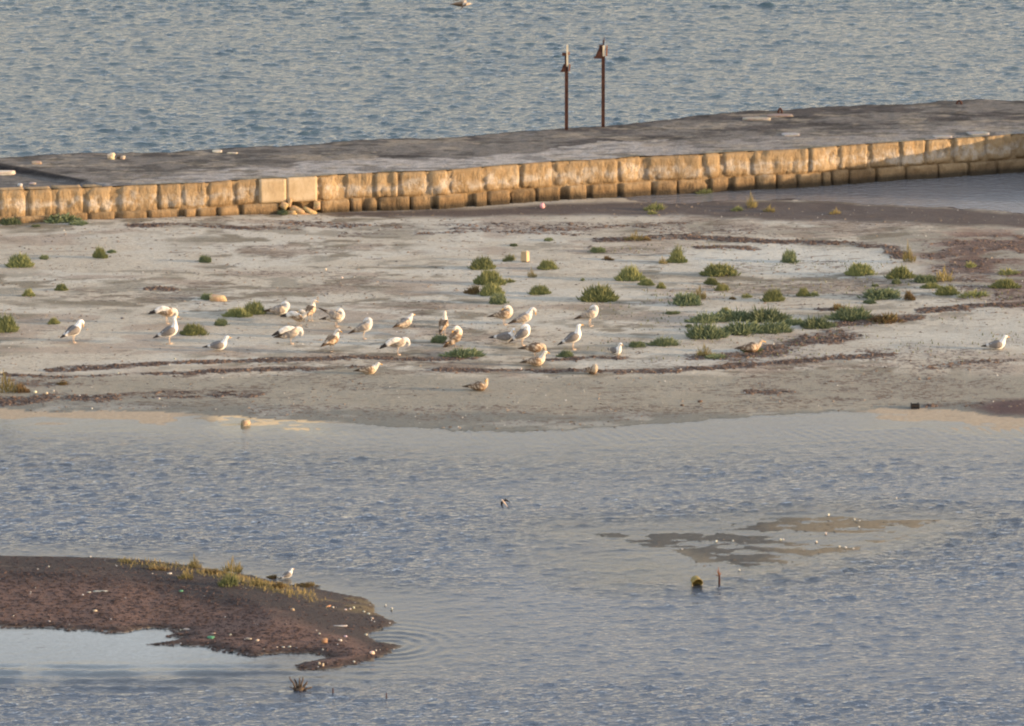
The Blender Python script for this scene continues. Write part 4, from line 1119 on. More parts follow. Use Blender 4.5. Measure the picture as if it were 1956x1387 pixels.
G = [
 dict(u=140, v=655, head='bow', ang=38, kind='adult', pitch=14, label='gull standing alone on bare sand, bowing its head over its breast', seed=1),
 dict(u=323, v=657, head='tall', ang=12, kind='adult', pitch=16, label='tall upright gull with stretched neck beside the dense rounded bush', seed=2, scale=1.03),
 dict(u=318, v=618, head='down', ang=0, kind='young', pitch=-4, label='gull with arched white back preening directly behind the tall upright gull', seed=3, fluff=1.1, spread=.6, scale=1.0),
 dict(u=416, v=671, head='up', ang=8, kind='adult', sit=True, label='small gull squatting with raised head and yellow bill above the seaweed line', seed=4, scale=.92, lift=.03),
 dict(u=534, v=600, head='tuck', ang=5, kind='grey', sit=True, label='gull curled up asleep at the end of the long bush hummock', seed=5, fluff=1.15),
 dict(u=593, v=613, head='side', ang=62, kind='young', label='brown backed gull standing behind the group, seen from its tail end', seed=6, scale=.9, pitch=16),
 dict(u=569, v=622, head='back', ang=-18, kind='young', label='gull with ruffled white plumes right above the gull with the long white wing', seed=7, pitch=-8, lift=-.05, spread=.3, scale=.95),
 dict(u=556, v=657, head='down', ang=2, kind='grey', label='gull stretching a long white wing backward with its head hidden', seed=8, spread=.3, fluff=1.1, pitch=2, wing='droop', scale=1.06),
 dict(u=641, v=624, head='back', ang=0, kind='grey', label='puffed gull lifting dark wing tips as it preens its back', seed=9, wing='raise', fluff=1.15, lift=-.05, pitch=4),
 dict(u=634, v=673, head='side', ang=48, kind='young', label='brown gull on one spot looking back, nearest to the double seaweed line', seed=10, pitch=10),
 dict(u=695, v=648, head='tuck', ang=3, kind='grey', label='hunched gull asleep on its feet between the brown gull and the bending one', seed=11, pitch=18),
 dict(u=773, v=625, head='low', ang=40, kind='grey', sit=True, label='greyish gull sitting low apart from the others on open sand', seed=12, scale=.95, pitch=6),
 dict(u=760, v=678, head='down', ang=2, kind='grey', label='gull bending deep with a white arched back at the seaweed line', seed=13, pitch=8, fluff=1.08, spread=.15, scale=1.04),
 dict(u=704, v=714, head='low', ang=5, kind='young', sit=True, label='buff gull sitting on the lower beach just under the seaweed lines', seed=14, scale=.9),
 dict(u=847, v=640, head='up', ang=72, kind='young', label='gull turned away with only a white crown showing, above the twiggy dark bush', seed=15, pitch=24, scale=.9),
 dict(u=868, v=662, head='back', ang=15, kind='young', label='brown and white gull with dangling feathers touching the twiggy dark bush', seed=16, pitch=26, lift=-.03, scale=1.0, wing='droop'),
 dict(u=962, v=620, head='back', ang=-4, kind='young', label='gull looking back over its folded wings below the stacked bushes', seed=17, pitch=6, lift=-.03),
 dict(u=1000, v=630, head='bow', ang=14, kind='grey', label='gull bowing its head just above the pair standing close together', seed=18, pitch=14),
 dict(u=965, v=657, head='side', ang=-8, kind='adult', sit=True, label='low crouching gull with round white head and dark tail, of the close pair', seed=19, lift=.05),
 dict(u=998, v=660, head='tuck', ang=10, kind='adult', label='plump gull with hidden head, upright member of the close pair', seed=20, pitch=26, scale=.96),
 dict(u=1021, v=680, head='down', ang=0, kind='dark', label='mottled dark brown gull with its head bent to its breast', seed=21, lift=-.07, fluff=1.1, pitch=0),
 dict(u=1023, v=699, head='up', ang=4, kind='young', sit=True, label='cream headed gull sitting directly under the mottled dark one', seed=22, lift=.01, scale=.95),
 dict(u=1126, v=623, head='tuck', ang=-2, kind='grey', label='grey backed gull asleep on its feet under the biggest domed bush', seed=23, pitch=14),
 dict(u=1094, v=668, head='up', ang=10, kind='adult', label='upright white headed gull watching beside the small grey green bush', seed=24, pitch=20),
 dict(u=1176, v=676, head='up', ang=-55, kind='adult', sit=True, label='white gull sitting with its face toward the water near the dark low bushes', seed=25, scale=.84, lift=-.005),
 dict(u=1131, v=714, head='tuck', ang=-60, kind='dark', sit=True, label='small brown gull asleep on the lower seaweed line', seed=26, scale=.84),
 dict(u=914, v=746, head='side', ang=-12, kind='dark', sit=True, label='dark brown gull alone on the lowest part of the beach', seed=27, scale=.95),
 dict(u=1434, v=673, head='low', ang=2, kind='dark', sit=True, label='brown gull crouching on the seaweed below the large green mat', seed=28, scale=.98, lift=.01),
 dict(u=1903, v=667, head='up', ang=6, kind='adult', sit=True, label='white gull far away from the flock near the edge of the frame', seed=29, scale=.92),
 dict(u=549, v=1105, head='low', ang=25, kind='adult', sit=True, label='little white gull perched on the crest of the dark spit', seed=30, scale=.52, lift=.03, pitch=16),
]
for g in G: gull(**g)

# a gull gliding low over the sea at the top of the view, wings out
fx, fy, fz = [float(a) for a in ground(880, 8, 0.9)] + [0.9]
fg = empty('flying_gull', (fx, fy, fz), R(8)); tag(fg, 'gull gliding low over the sea with its wings spread, cut by the frame edge', 'gull')
V, Fc, Cc = loft([(-.28, 0, 0, .04, .006), (-.2, 0, .005, .035, .02), (-.1, 0, .005, .055, .05), (.03, 0, 0, .065, .065), (.13, 0, .005, .05, .05), (.18, 0, .01, .035, .035), (.22, 0, .008, .028, .026), (.245, 0, .003, .012, .012), (.285, 0, -.005, .004, .004)],
                 lambda t, s, p: BROWN * 1.0 if (t < .75 and s > .1) else (BUFF * 1.3 if t > .5 else DKB))
mesh('body', V, Fc, M_plum, colors=Cc, parent=fg)
for s in (-1, 1):
    V, Fc, Cc = loft([(.07, s * .04, .02, .05, .012), (.10, s * .20, .07, .075, .008), (.06, s * .38, .06, .07, .007), (-.02, s * .55, .02, .045, .005), (-.12, s * .70, -.03, .012, .003)], lambda t, s_, p: (BUFF if t < .55 else DKB) * random.uniform(.85, 1.1))
    V = [(p[0] + (0), p[1], p[2]) for p in V]
    mesh('wing', V, Fc, M_plum, colors=Cc, parent=fg)

# the swallow skimming the lagoon
sx_, sy_, sz_ = [float(a) for a in ground(963, 960, 0.45)] + [0.45]
sw = empty('flying_swallow', (sx_, sy_, sz_))
fwd = mathutils.Vector((-.62, 0.15, .77)).normalized(); dors = mathutils.Vector((0.1, 1, -.1)); dors = (dors - fwd * dors.dot(fwd)).normalized(); lat = dors.cross(fwd)
sw.rotation_euler = mathutils.Matrix((fwd, lat, dors)).transposed().to_euler(); sw.scale = (1.1, .8, 1.1)
tag(sw, 'tiny dark swallow with a pale breast skimming the lagoon', 'swallow')
V, Fc, Cc = loft([(-.10, 0, 0, .010, .003), (-.05, 0, 0, .012, .008), (-.01, 0, 0, .018, .018), (.03, 0, 0, .018, .018), (.055, 0, 0, .014, .013), (.072, 0, 0, .004, .004)], lambda t, s, p: (.03, .028, .03) if s > -.1 else (.55, .42, .32))
mesh('body', V, Fc, M_plum, colors=Cc, parent=sw)
for s in (-1, 1):
    V, Fc, Cc = loft([(.02, s * .010, .004, .022, .004), (.025, s * .05, .006, .024, .003), (-.015, s * .085, .004, .017, .002), (-.07, s * .115, 0, .004, .002)], lambda t, s_, p: (.028, .024, .024))
    mesh('wing', V, Fc, M_plum, colors=Cc, parent=sw)
    mesh('tail_streamer', *tube([(-.09, s * .006, 0), (-.155, s * .018, 0)], [.005, .001], 4), M_rustblack, parent=sw)

# ------------------------------------------------------------------ single things lying about
def thing_at(u, v, f, fixed=None): return spot(u, v, fixed)
ST = (.48, .40, .29)
def drock(u, v, size, colr, label, rz=0, seed=1, **k):
    x, y, z = dspot(u, v); return rock('stone', (x, y + .1, z - .01), size, colr, label, 'stone', rz=rz, seed=seed, group='loose stones on the breakwater', **k)
drock(212, 305, (.17, .16, .15), (.60, .48, .33), 'pale rounded stone on the outer edge of the breakwater', seed=4)
drock(227, 305, (.09, .09, .08), (.10, .08, .06), 'small dark stone wedged between two pale ones on the breakwater', seed=5)
drock(234, 305, (.11, .10, .09), (.42, .34, .25), 'smaller tan stone beside the pale rounded one on the breakwater', seed=6)
def dslab(u, v, s, rz, label, colr, name='flat_stone'):
    x, y, z = dspot(u, v)
    o = rock(name, (x, y, z - .01), s, colr, label, 'slab', rz=rz, seed=int(u), rough=.04, sub=3, group='flat slabs on the breakwater'); return o
dslab(2, 333, (.62, .20, .10), R(4), 'pale flat slab lying on the breakwater at the edge of the view', (.55, .47, .36))
dslab(415, 290, (.22, .25, .045), 0, 'small pale slab at the outer edge of the breakwater', (.50, .43, .33))
dslab(444, 293, (.24, .12, .035), R(-8), 'thin tan slab just past the small pale one', (.48, .40, .28))
dslab(1445, 228, (.66, .30, .05), R(-3), 'long sandy slab on the outer half of the breakwater beyond the posts', (.30, .25, .19))
dslab(1490, 222, (.60, .30, .05), R(3), 'reddish flat slab next to the long sandy one', (.24, .18, .14))
dslab(70, 312, (.22, .3, .05), R(3), 'low orange stained slab on the near end of the breakwater', (.36, .25, .16))
dslab(1868, 266 - 10, (.5, .35, .05), R(6), 'grey slab set in the breakwater top close to its corner', (.26, .245, .22))
dslab(1800, 262, (.45, .2, .04), R(6), 'thin light slab along the front edge of the breakwater top', (.29, .27, .24))
dslab(1510, 257, (.40, .35, .03), R(6), 'bright flake of stone in the dark crust of the breakwater', (.30, .28, .25))
def dtwo(u, v, w_, h_, label, cat, name):
    x, y, z = dspot(u, v); t = empty(name, (x, y, z - .02)); tag(t, label, cat, 'iron rings on the outer edge')
    pts = [(w_ / 2 * math.cos(a), 0, h_ * math.sin(a)) for a in np.linspace(0, math.pi, 9)]
    mesh('hoop', *tube(pts, .022, 6), M_rust, parent=t); mesh('base_plate', *slab(0, 0, .01, w_ * 1.3, .12, .03), M_rust, smooth=False, parent=t)
dtwo(1490, 216, .09, .13, 'rusty mooring ring standing on the outer edge of the breakwater past the sandy slab', 'mooring ring', 'mooring_ring')
dtwo(1832, 199, .12, .10, 'low pale mooring ring on the outer edge near the breakwater corner', 'mooring ring', 'mooring_ring')
# bits of wood and shell where the slab steps down
for k, (u, v, s, rz, tl, lb) in enumerate([(157, 347, (.16, .05, .04), .3, .2, 'short dark stick at the end of the step on the breakwater'), (166, 349, (.16, .05, .05), -.6, -.3, 'second dark stick crossing the first on the breakwater'), (180, 350, (.10, .07, .05), .2, 0, 'dark chip at the end of the crossed sticks')]):
    x, y, z = dspot(u, v); rock('driftwood_stick', (x, y, z), s, (.07, .055, .045), lb, 'stick', rz=rz, seed=k + 9, tilt=tl, sub=1)
x, y, z = dspot(38, 356); rock('shell_lump', (x, y, z), (.10, .10, .07), (.5, .46, .42), 'whitish lump near the front edge of the breakwater', 'stone', seed=12)
x, y, z = dspot(62, 352); rock('shell_lump', (x, y, z), (.14, .10, .04), (.38, .30, .26), 'pinkish flat lump near the front edge of the breakwater', 'stone', seed=13)

# on the sand
l = spot(415, 575); rock('stone', (l[0], l[1] + .08, l[2] - .02), (.34, .24, .15), (.52, .36, .19), 'tan rock half hidden by a flat dark bush', 'rock', seed=22)
l = spot(468, 812, 0); rock('stone', (l[0], l[1] + .06, -.03), (.17, .17, .15), (.34, .27, .18), 'lone round rock standing in the golden shallows', 'rock', seed=23)
l = spot(1036, 398); t = empty('pink_float', l); tag(t, 'small pink float lying on dark mud below the wall', 'float')
V, Fc, Cc = loft([(0, 0, .0, .030, .030), (0, 0, .02, .052, .05), (0, 0, .06, .055, .055), (0, 0, .10, .040, .04), (0, 0, .125, .012, .012)], lambda t, s, p: (.72, .36, .36)); mesh('shell', V, Fc, M_vc, colors=Cc, parent=t)
mesh('eyelet', *tube([(-.012, 0, .12), (0, 0, .145), (.012, 0, .12)], .005, 5), M_rust, parent=t)
l = spot(1003, 500); t = empty('plastic_canister', l, R(-28)); tag(t, 'upright pale canister glowing in the low sun among the bushes', 'canister')
mesh('side_wall', *slab(0, 0, .125, .15, .13, .21, .92), M_clean, smooth=False, parent=t)
mesh('cap', *tube([(.04, 0, .225), (.04, 0, .25)], .022, 8), M_cream, parent=t)
for sx in (-.05, .05): mesh('foot', *slab(sx, 0, .012, .03, .10, .03), M_clean, smooth=False, parent=t)
l = spot(1748, 781); t = empty('black_crate', (l[0], l[1] + .05, l[2] - .01), R(6)); tag(t, 'black open crate stranded at the water edge beyond the seaweed', 'crate')
for sx in (-.072, .072): mesh('end_panel', *slab(sx, 0, .055, .018, .14, .12), M_rustblack, smooth=False, parent=t)
for sy in (-.065, .065): mesh('side_panel', *slab(0, sy, .055 if sy > 0 else .075, .126, .012, .08 if sy > 0 else .05), M_rustblack, smooth=False, parent=t)
mesh('bottom', *slab(0, 0, .01, .126, .118, .012), M_rustblack, smooth=False, parent=t)
# in the lagoon
l = spot(1332, 1119, 0); t = empty('bucket', l, R(20)); tag(t, 'olive bucket lying tipped in shallow water beside a stick', 'bucket')
def disc(R1, R2, y1, y2, seg=14):
    V = []; Fc = []
    for k in range(seg):
        a = 2 * math.pi * k / seg
        V += [(R1 * math.cos(a), y1, R1 * math.sin(a)), (R2 * math.cos(a), y2, R2 * math.sin(a))]
    for k in range(seg):
        j = (k + 1) % seg; Fc.append((2 * k, 2 * j, 2 * j + 1, 2 * k + 1))
    return V, Fc
M_olive = mat_simple('dull_olive_plastic', (.16, .12, .035), (.24, .19, .06), .6)
w1 = disc(.085, .105, .14, 0); w2 = disc(.080, .099, .14, 0)
def rot(V, a, dz):
    ca, sa = math.cos(a), math.sin(a); return [(x, y * ca - z * sa, y * sa + z * ca + dz) for x, y, z in V]
mesh('wall', *join((rot(w1[0], .4, .04), w1[1]), (rot(w2[0], .4, .04), w2[1])), M_olive, parent=t)
mesh('base', rot([(.083 * math.cos(a), .135, .083 * math.sin(a)) for a in np.linspace(0, 2 * math.pi, 14, endpoint=False)], .4, .04), [tuple(range(14))], M_olive, parent=t)
mesh('rim', *tube(rot([(.105 * math.cos(a), 0, .105 * math.sin(a)) for a in np.linspace(0, 2 * math.pi, 15)], .4, .04), .008, 5), M_olive, parent=t)
mesh('handle', *tube(rot([(.10 * math.cos(a), -.03, .10 * math.sin(a) * .9) for a in np.linspace(math.pi, 2 * math.pi, 9)], .9, .05), .005, 4), M_cream, parent=t)
def stake(u, v, h, name, label, cat, lean=0, tuft=None, rad=.022):
    l = spot(u, v, 0); t = empty(name, l); tag(t, label, cat)
    mesh('stem', *tube([(0, 0, -.2), (lean * .5, 0, h * .5), (lean, 0, h)], [rad, rad * .9, rad * .6], 6), M_rust, parent=t)
    if tuft:
        for k, (dx, dz) in enumerate(tuft): mesh('branch', *tube([(lean, 0, h * .85), (lean + dx * .6, 0.01, h * .9 + dz * .6), (lean + dx, 0, h + dz)], [.010, .008, .003], 4), M_rust2, parent=t)
stake(1374, 1115, .17, 'mooring_stake', 'dark stake with orange netting shreds standing in the lagoon', 'stake', tuft=[(-.05, .10), (-.08, .0), (.03, .05), (-.02, .15)])
stake(636, 1325, .10, 'reed_stub', 'thin dark stub poking out of the water near the driftwood stump', 'stub', rad=.014)
stake(738, 1333, .09, 'reed_stub', 'thinner dark stub farther out from the driftwood stump', 'stub', rad=.012)
l = spot(572, 1318, 0); t = empty('driftwood_stump', l); tag(t, 'branching driftwood stump sticking out of the glittering water', 'driftwood')
mesh('root_mass', *rock_mesh(random.Random(4), .10, .08, .05, 2, .35), M_drift, parent=t)
for k, (a, b, dx, dz, lean, r_) in enumerate([(-.05, 0, -.13, .24, -.04, .016), (-.02, .02, -.07, .20, 0, .018), (0, 0, .0, .22, .01, .018), (.02, 0, .045, .23, .02, .016), (.05, .01, .09, .15, .03, .020), (.06, 0, .16, .05, .05, .018), (-.06, 0, -.12, .06, 0, .014)]):
    mesh('branch', *tube([(a, b, -.03), (a + dx * .4, b, dz * .5), (a + dx * .75 + lean * .3, b, dz * .8), (a + dx, b + .01, dz)], [r_ * 1.3, r_, r_ * .8, r_ * .4], 6), M_drift, parent=t)

# litter on the spit and beach
WHT = (.40, .38, .33); GRN = (.09, .24, .14); ORG = (.32, .19, .11)
L_ = [
 (193, 1130, (.30, .05, .04), WHT, 0.0, 'driftwood_stick', 'long pale stick lying flat in the middle of the dark spit', 'stick'),
 (170, 1131, (.10, .04, .03), WHT, 0.3, 'driftwood_stick', 'short pale stick just ahead of the long one', 'stick'),
 (182, 1168, (.09, .06, .06), (.52, .42, .30), .6, 'stone', 'tan stone below the long pale stick', 'stone'),
 (93, 1083, (.05, .05, .05), WHT, 0, 'shell', 'white shell high on the spit slope', 'shell'),
 (172, 1065, (.07, .07, .06), WHT, 0, 'shell', 'pale lump right on the spit crest', 'shell'),
 (94, 1188, (.07, .06, .05), WHT, 0, 'shell', 'white shell near the waterline of the spit', 'shell'),
 (212, 1184, (.05, .05, .05), WHT, 0, 'shell', 'white shell with a pale trail near the still pool', 'shell'),
 (324, 1096, (.11, .05, .04), (.45, .42, .38), .5, 'driftwood_stick', 'light chip of wood on the grassy slope', 'stick'),
 (346, 1130, (.10, .08, .05), GRN, .7, 'plastic_scrap', 'small green plastic scrap under the dry tufts', 'litter'),
 (403, 1219, (.14, .10, .06), GRN, -.5, 'plastic_scrap', 'bright green plastic scrap near the pool edge', 'litter'),
 (356, 1201, (.15, .045, .045), WHT, 0, 'plastic_bottle', 'white bottle lying beside the little inlet', 'bottle'),
 (345, 1203, (.05, .04, .05), WHT, 0, 'shell', 'round pale lump at the neck of the white bottle', 'shell'),
 (408, 1211, (.08, .04, .04), (.50, .36, .28), 0, 'stone', 'pinkish fragment above the bright green scrap', 'stone'),
 (440, 1213, (.06, .05, .05), WHT, 0, 'shell', 'lone white shell beside the green scrap', 'shell'),
 (475, 1221, (.14, .04, .04), (.46, .38, .28), -.4, 'driftwood_stick', 'bent pale stick, first of two, low on the spit', 'stick'),
 (492, 1224, (.09, .04, .05), (.46, .38, .28), .9, 'driftwood_stick', 'upturned pale stick, second of two, low on the spit', 'stick'),
 (627, 1159, (.18, .035, .04), ORG, 1.0, 'driftwood_stick', 'reddish curved stick on the far part of the spit', 'stick'),
 (636, 1161, (.06, .06, .06), WHT, 0, 'shell', 'white shell next to the reddish stick', 'shell'),
 (660, 1165, (.06, .05, .05), (.58, .45, .42), 0, 'shell', 'pinkish shell, first of the three beyond the reddish stick', 'shell'),
 (669, 1164, (.05, .04, .05), (.6, .52, .46), 0, 'shell', 'small pale shell, middle one of the three', 'shell'),
 (676, 1162, (.05, .04, .08), (.58, .53, .38), 0, 'shell', 'yellowish upright shell, last of the three', 'shell'),
 (559, 1166, (.08, .07, .07), (.34, .26, .18), 0, 'stone', 'brown stone in the middle of the far spit', 'stone'),
 (695, 1169, (.06, .06, .05), WHT, 0, 'shell', 'white shell at the notch near the spit tip', 'shell'),
 (704, 1173, (.07, .06, .05), WHT, 0, 'shell', 'brighter shell just beyond the one at the notch', 'shell'),
 (711, 1182, (.06, .05, .05), (.45, .38, .3), 0, 'stone', 'dull stone beyond the notch shells', 'stone'),
 (736, 1157, (.06, .06, .06), WHT, 0, 'shell', 'white pebble in the shallows off the spit', 'shell'),
 (748, 1164, (.06, .06, .09), WHT, 0, 'shell', 'taller white pebble in the shallows off the spit', 'shell'),
 (650, 1196, (.30, .05, .03), (.36, .36, .34), .05, 'driftwood_stick', 'thin grey stick lying level across the far spit', 'stick'),
 (620, 1228, (.11, .08, .12), ORG, .4, 'plastic_scrap', 'crumpled orange scrap near the lower bay of the spit', 'litter'),
 (617, 1243, (.06, .04, .06), WHT, .9, 'shell', 'pale fragment under the crumpled orange scrap', 'shell'),
 (610, 1211, (.06, .05, .05), WHT, 0, 'shell', 'small white shell above the orange scrap', 'shell'),
 (650, 1224, (.09, .07, .06), (.55, .50, .40), 0, 'shell', 'large cream shell beyond the orange scrap', 'shell'),
 (660, 1216, (.09, .06, .05), (.50, .42, .42), 0, 'shell', 'mauve shell above the large cream one', 'shell'),
 (699, 1213, (.08, .07, .06), WHT, 0, 'shell', 'bright white shell inside the second notch', 'shell'),
 (711, 1249, (.11, .08, .09), (.60, .44, .38), .5, 'stone', 'pink lump near the pointed end of the spit', 'stone'),
 (718, 1243, (.05, .05, .05), WHT, 0, 'shell', 'tiny white shell touching the pink lump', 'shell'),
 (676, 1265, (.06, .05, .05), WHT, 0, 'shell', 'white shell on the lowest rim of the spit', 'shell'),
 (610, 1274, (.06, .05, .09), (.62, .50, .35), 0, 'shell', 'upright cream shell, first of a pair on the lowest rim', 'shell'),
 (617, 1274, (.05, .05, .10), (.62, .50, .35), 0, 'shell', 'upright cream shell, second of a pair on the lowest rim', 'shell'),
 (529, 1237, (.05, .04, .04), (.5, .42, .32), 0, 'shell', 'dull shell before the string of white bits', 'shell'),
 (541, 1238, (.07, .05, .05), WHT, 0, 'shell', 'first bit in the string of white bits above the pool', 'shell'),
 (553, 1238, (.09, .06, .05), WHT, 0, 'shell', 'biggest bit in the string of white bits above the pool', 'shell'),
 (566, 1243, (.08, .04, .03), WHT, 0, 'shell', 'last low bit in the string of white bits above the pool', 'shell'),
 (67, 750, (.08, .07, .07), (.66, .58, .42), 0, 'shell', 'cream shell in the dark weed, first of two, on the wet beach', 'shell'),
 (89, 754, (.06, .06, .10), (.70, .55, .36), 0, 'shell', 'upright orange cream shell, second of two, on the wet beach', 'shell'),
 (102, 747, (.06, .05, .05), WHT, 0, 'shell', 'white shell just above the upright cream one', 'shell'),
 (152, 757, (.06, .06, .06), WHT, 0, 'shell', 'bright shell farther along the dark weed band', 'shell'),
 (303, 762, (.08, .06, .05), WHT, 0, 'shell', 'white shell on the grey lower beach above the golden shallows', 'shell'),
 (175, 781, (.06, .05, .05), WHT, 0, 'shell', 'white shell close to the water on the grey beach', 'shell'),
 (2, 714, (.06, .05, .07), (.66, .55, .38), 0, 'shell', 'cream shell on the seaweed line at the edge of the view', 'shell'),
 (165, 702, (.05, .04, .05), WHT, 0, 'shell', 'white shell on the first thick part of the seaweed line', 'shell'),
 (334, 686, (.06, .05, .06), WHT, 0, 'shell', 'white shell on the seaweed line under the tall gull', 'shell'),
 (323, 698, (.05, .05, .05), WHT, 0, 'shell', 'white shell below the one under the tall gull', 'shell'),
 (225, 713, (.05, .05, .04), WHT, 0, 'shell', 'pale shell on the second seaweed line', 'shell'),
 (508, 686, (.05, .05, .04), (.6, .48, .4), 0, 'shell', 'pinkish shell on the seaweed under the white winged gull', 'shell'),
 (995, 706, (.05, .05, .07), (.6, .5, .42), 0, 'shell', 'upright pale shell on the lower seaweed line under the cream headed gull', 'shell'),
 (1206, 711, (.05, .05, .05), WHT, 0, 'shell', 'white shell on the lower seaweed line past the small brown gull', 'shell'),
 (1300, 706, (.05, .05, .05), WHT, 0, 'shell', 'second white shell on the lower seaweed line past the small brown gull', 'shell'),
 (1115, 748, (.04, .04, .04), WHT, 0, 'shell', 'lone white speck of shell on the low beach', 'shell'),
 (622, 516, (.05, .05, .08), (.66, .58, .45), 0, 'shell', 'upright cream shell, upper of two, on open sand', 'shell'),
 (653, 531, (.06, .05, .06), (.66, .58, .45), 0, 'shell', 'cream shell, lower of two, on open sand', 'shell'),
 (1531, 619, (.05, .05, .06), WHT, 0, 'shell', 'white shell at the edge of the dark spiky bush', 'shell'),
 (1477, 658, (.06, .05, .05), WHT, 0, 'shell', 'pale shell on the brown seaweed beyond the crouching brown gull', 'shell'),
 (1882, 577, (.05, .05, .05), WHT, 0, 'shell', 'white shell on the strand line at the frame edge', 'shell'),
 (1303, 775, (.09, .06, .06), (.10, .07, .05), 0, 'seaweed_clump', 'small dark clump, first of two, on the low beach', 'seaweed'),
 (1337, 768, (.12, .08, .07), (.12, .08, .06), 0, 'seaweed_clump', 'small dark clump, second of two, on the low beach', 'seaweed'),
 (234, 609, (.09, .07, .06), (.14, .13, .13), 0, 'seaweed_clump', 'grey clod on bare sand between the bowing and the tall gull', 'seaweed'),
 (495, 999, (.08, .05, .04), (.03, .03, .03), 0, 'debris', 'little dark chip drifting above the spit', 'debris'),
]
for k, (u, v, s, c, rz, nm, lb, ct) in enumerate(L_):
    l = spot(u, v); s = tuple(q * ((.68 if ct == 'shell' else .85) if v > 1050 else .82) for q in s)
    sub_ = 2 if max(s) > .1 else 1
    rock(nm, (l[0], l[1], l[2] - .008), s, c, lb, ct, rz=rz, seed=k + 100, rough=.12, sub=sub_,
         group={'shell': 'shells and pale bits', 'stick': 'sticks washed ashore', 'stone': 'stones on the shore', 'litter': 'plastic scraps', 'seaweed': 'clumps on the sand'}.get(ct))
for k, (u, v, s) in enumerate([(1368, 1035, .07), (1400, 1034, .05), (1491, 1032, .07), (1496, 1031, .05), (1577, 1020, .07), (1582, 985, .08), (1632, 993, .06), (1642, 996, .05), (1641, 1008, .06), (1559, 1036, .07), (1603, 1045, .06), (1615, 1047, .07), (1630, 1049, .06), (1412, 1090, .06), (1303, 1050, .05), (1712, 952, .05)]):
    l = spot(u, v, 0.0)
    lb = ['upright white pebble near the dark mud', 'dim pebble above the upright white one', 'bright pebble, first of a touching pair', 'bright pebble, second of a touching pair', 'lone white pebble in the middle of the bank', 'bright white pebble on the far rim', 'pebble, first of a trio at the sandy end', 'pebble, second of a trio at the sandy end', 'pebble, lowest of a trio at the sandy end', 'cream pebble above the lower rim', 'pebble, first of three along the lower rim', 'pebble, second of three along the lower rim', 'pebble, third of three along the lower rim', 'small pebble beyond the stake', 'cream pebble at the mud edge', 'tiny pebble far from the bank'][k]
    s *= .6; rock('pebble', (l[0], l[1], -.006), (s, s, s * 1.15), (.52, .49, .42), 'drowned bank: ' + lb, 'pebble', seed=k + 300, sub=1, group='pebbles on the drowned mud bank')

# seaweed shreds along the strand lines, clods and stubble: nobody could count them
def scatter(name, label, pts_fn, n, mat, seed, size, elong=2.5, hgt=.5, colr=((.06, .042, .034), (.14, .098, .074))):
    rs = np.random.RandomState(seed); V = []; Fc = []; Cc = []
    got = 0; tries = 0
    while got < n and tries < 60:
        tries += 1
        x = rs.uniform(-13, 13, 20000); y = rs.uniform(139, 201, 20000)
        ok = pts_fn(x, y, rs)
        xi = x[ok]; yi = y[ok]
        if len(xi) == 0: continue
        ix = np.searchsorted(gx, xi); iy = np.searchsorted(gy, yi)
        zi = Z[iy, ix]
        for a, b, c in zip(xi, yi, zi):
            s = size * rs.uniform(.5, 1.6); th = rs.uniform(0, math.pi); ct, st = math.cos(th), math.sin(th)
            e = elong * rs.uniform(.6, 1.3); o = len(V); hh = s * hgt * rs.uniform(.4, 1.6)
            for dx, dy, dz in ((-e, 0, 0), (0, -1, 0), (e, 0, 0), (0, 1, 0), (rs.uniform(-.5, .5), rs.uniform(-.3, .3), 1)):
                V.append((a + (dx * ct - dy * st) * s, b + (dx * st + dy * ct) * s, c - .004 + dz * hh))
            Fc += [(o, o + 1, o + 4), (o + 1, o + 2, o + 4), (o + 2, o + 3, o + 4), (o + 3, o, o + 4)]
            k = rs.rand(); cc = np.array(colr[0]) * (1 - k) + np.array(colr[1]) * k; Cc += [cc] * 5
            got += 1
            if got >= n: break
    o = mesh(name, V, Fc, mat, smooth=False, colors=Cc); tag(o, label, kind='stuff')
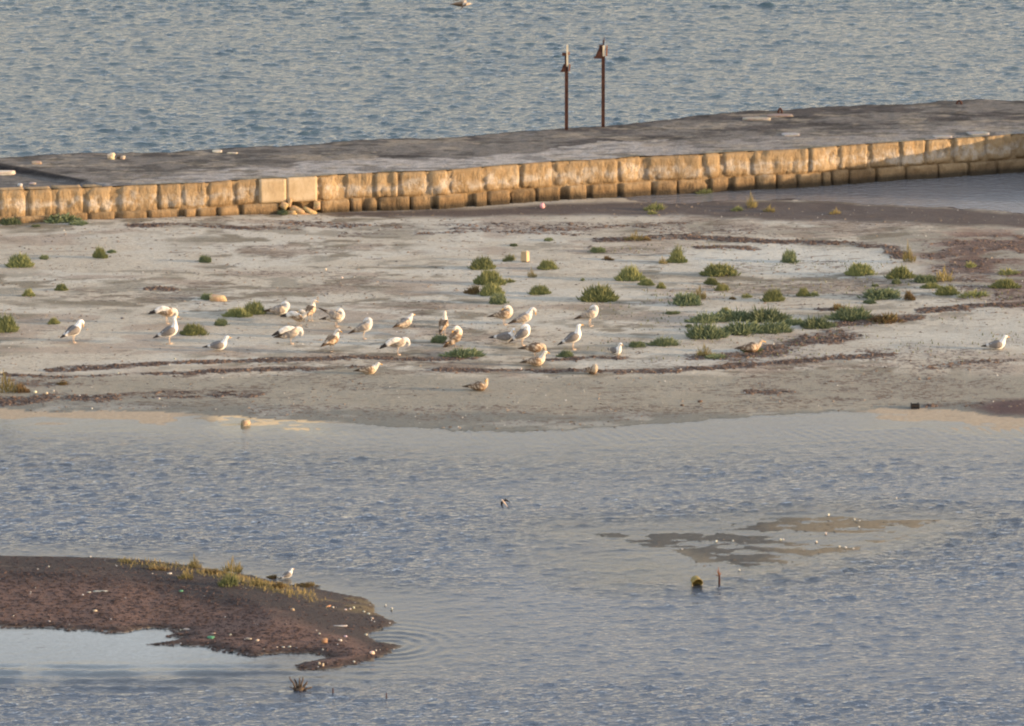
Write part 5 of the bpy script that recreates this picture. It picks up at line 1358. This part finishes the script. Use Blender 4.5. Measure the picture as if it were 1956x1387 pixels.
def mask_fn(arr, p0=0.0, gain=1.0):
    def f(x, y, rs):
        ix = np.clip(np.searchsorted(gx, x), 0, len(gx) - 1); iy = np.clip(np.searchsorted(gy, y), 0, len(gy) - 1)
        return rs.rand(len(x)) < (p0 + gain * arr[iy, ix])
    return f
land = sm(dI / 0.3) * (1 - sp)
crm = sp * (Z > .01) * sm((0.75 - seg_dist(SPF + np.array([0, -1.0]), X, Y, False)) / 0.5) * sm((U - 215) / 60) * sm((640 - U) / 60) * (0.2 + .8 * sm((n2 - .45) / .12))
scatter('dry_grass', 'fringe of dry grass blades along the spit crest', mask_fn(crm), 1900, M_vc, 12, .0075, 1.0, 6.0, ((.11, .10, .04), (.36, .27, .12)))
scatter('salt_weed', 'low green seedlings sprinkled among the bushes', mask_fn(land * sm((U - 1050) / 200) * sm((700 - VMAP) / 30) * sm((VMAP - 455) / 20) * sm((n6 - .50) / .1) * .5), 1500, M_vc, 13, .010, 1.2, 3.0, ((.07, .09, .04), (.17, .17, .07)))
scatter('seaweed_shreds', 'brown seaweed shreds strewn along the strand lines', mask_fn(sm((wrack - .45) / .4) * land), 9000, M_vc, 5, .022, 2.6, .9)
scatter('sand_clods', 'small dark clods and twigs strewn over the sand', mask_fn(land * (0.10 + 0.9 * sm((n2 - .50) / .12)) * .25), 5000, M_vc, 6, .017, 2.4, .8, ((.10, .075, .055), (.22, .18, .14)))
scatter('shell_grit', 'tiny pale shell bits strewn over beach and spit', mask_fn(np.maximum(land * .12, sp * (.12 + .4 * sm((U - 450) / 200)))), 700, M_vc, 7, .012, 1.3, 1.0, ((.45, .42, .36), (.7, .66, .6)))
scatter('spit_weed', 'matted dark seaweed covering the spit', mask_fn(sp * (Z > .004)), 15000, M_vc, 8, .016, 2.4, .6, ((.030, .022, .020), (.085, .056, .048)))
bk2 = sm((dB + .2) / .4)
scatter('bank_weed', 'clods of mud and weed breaking the surface on the drowned bank', mask_fn(bk2 * sm((n2 - .42) / .1)), 350, M_vc, 9, .016, 3.5, .5, ((.06, .055, .045), (.16, .13, .10)))
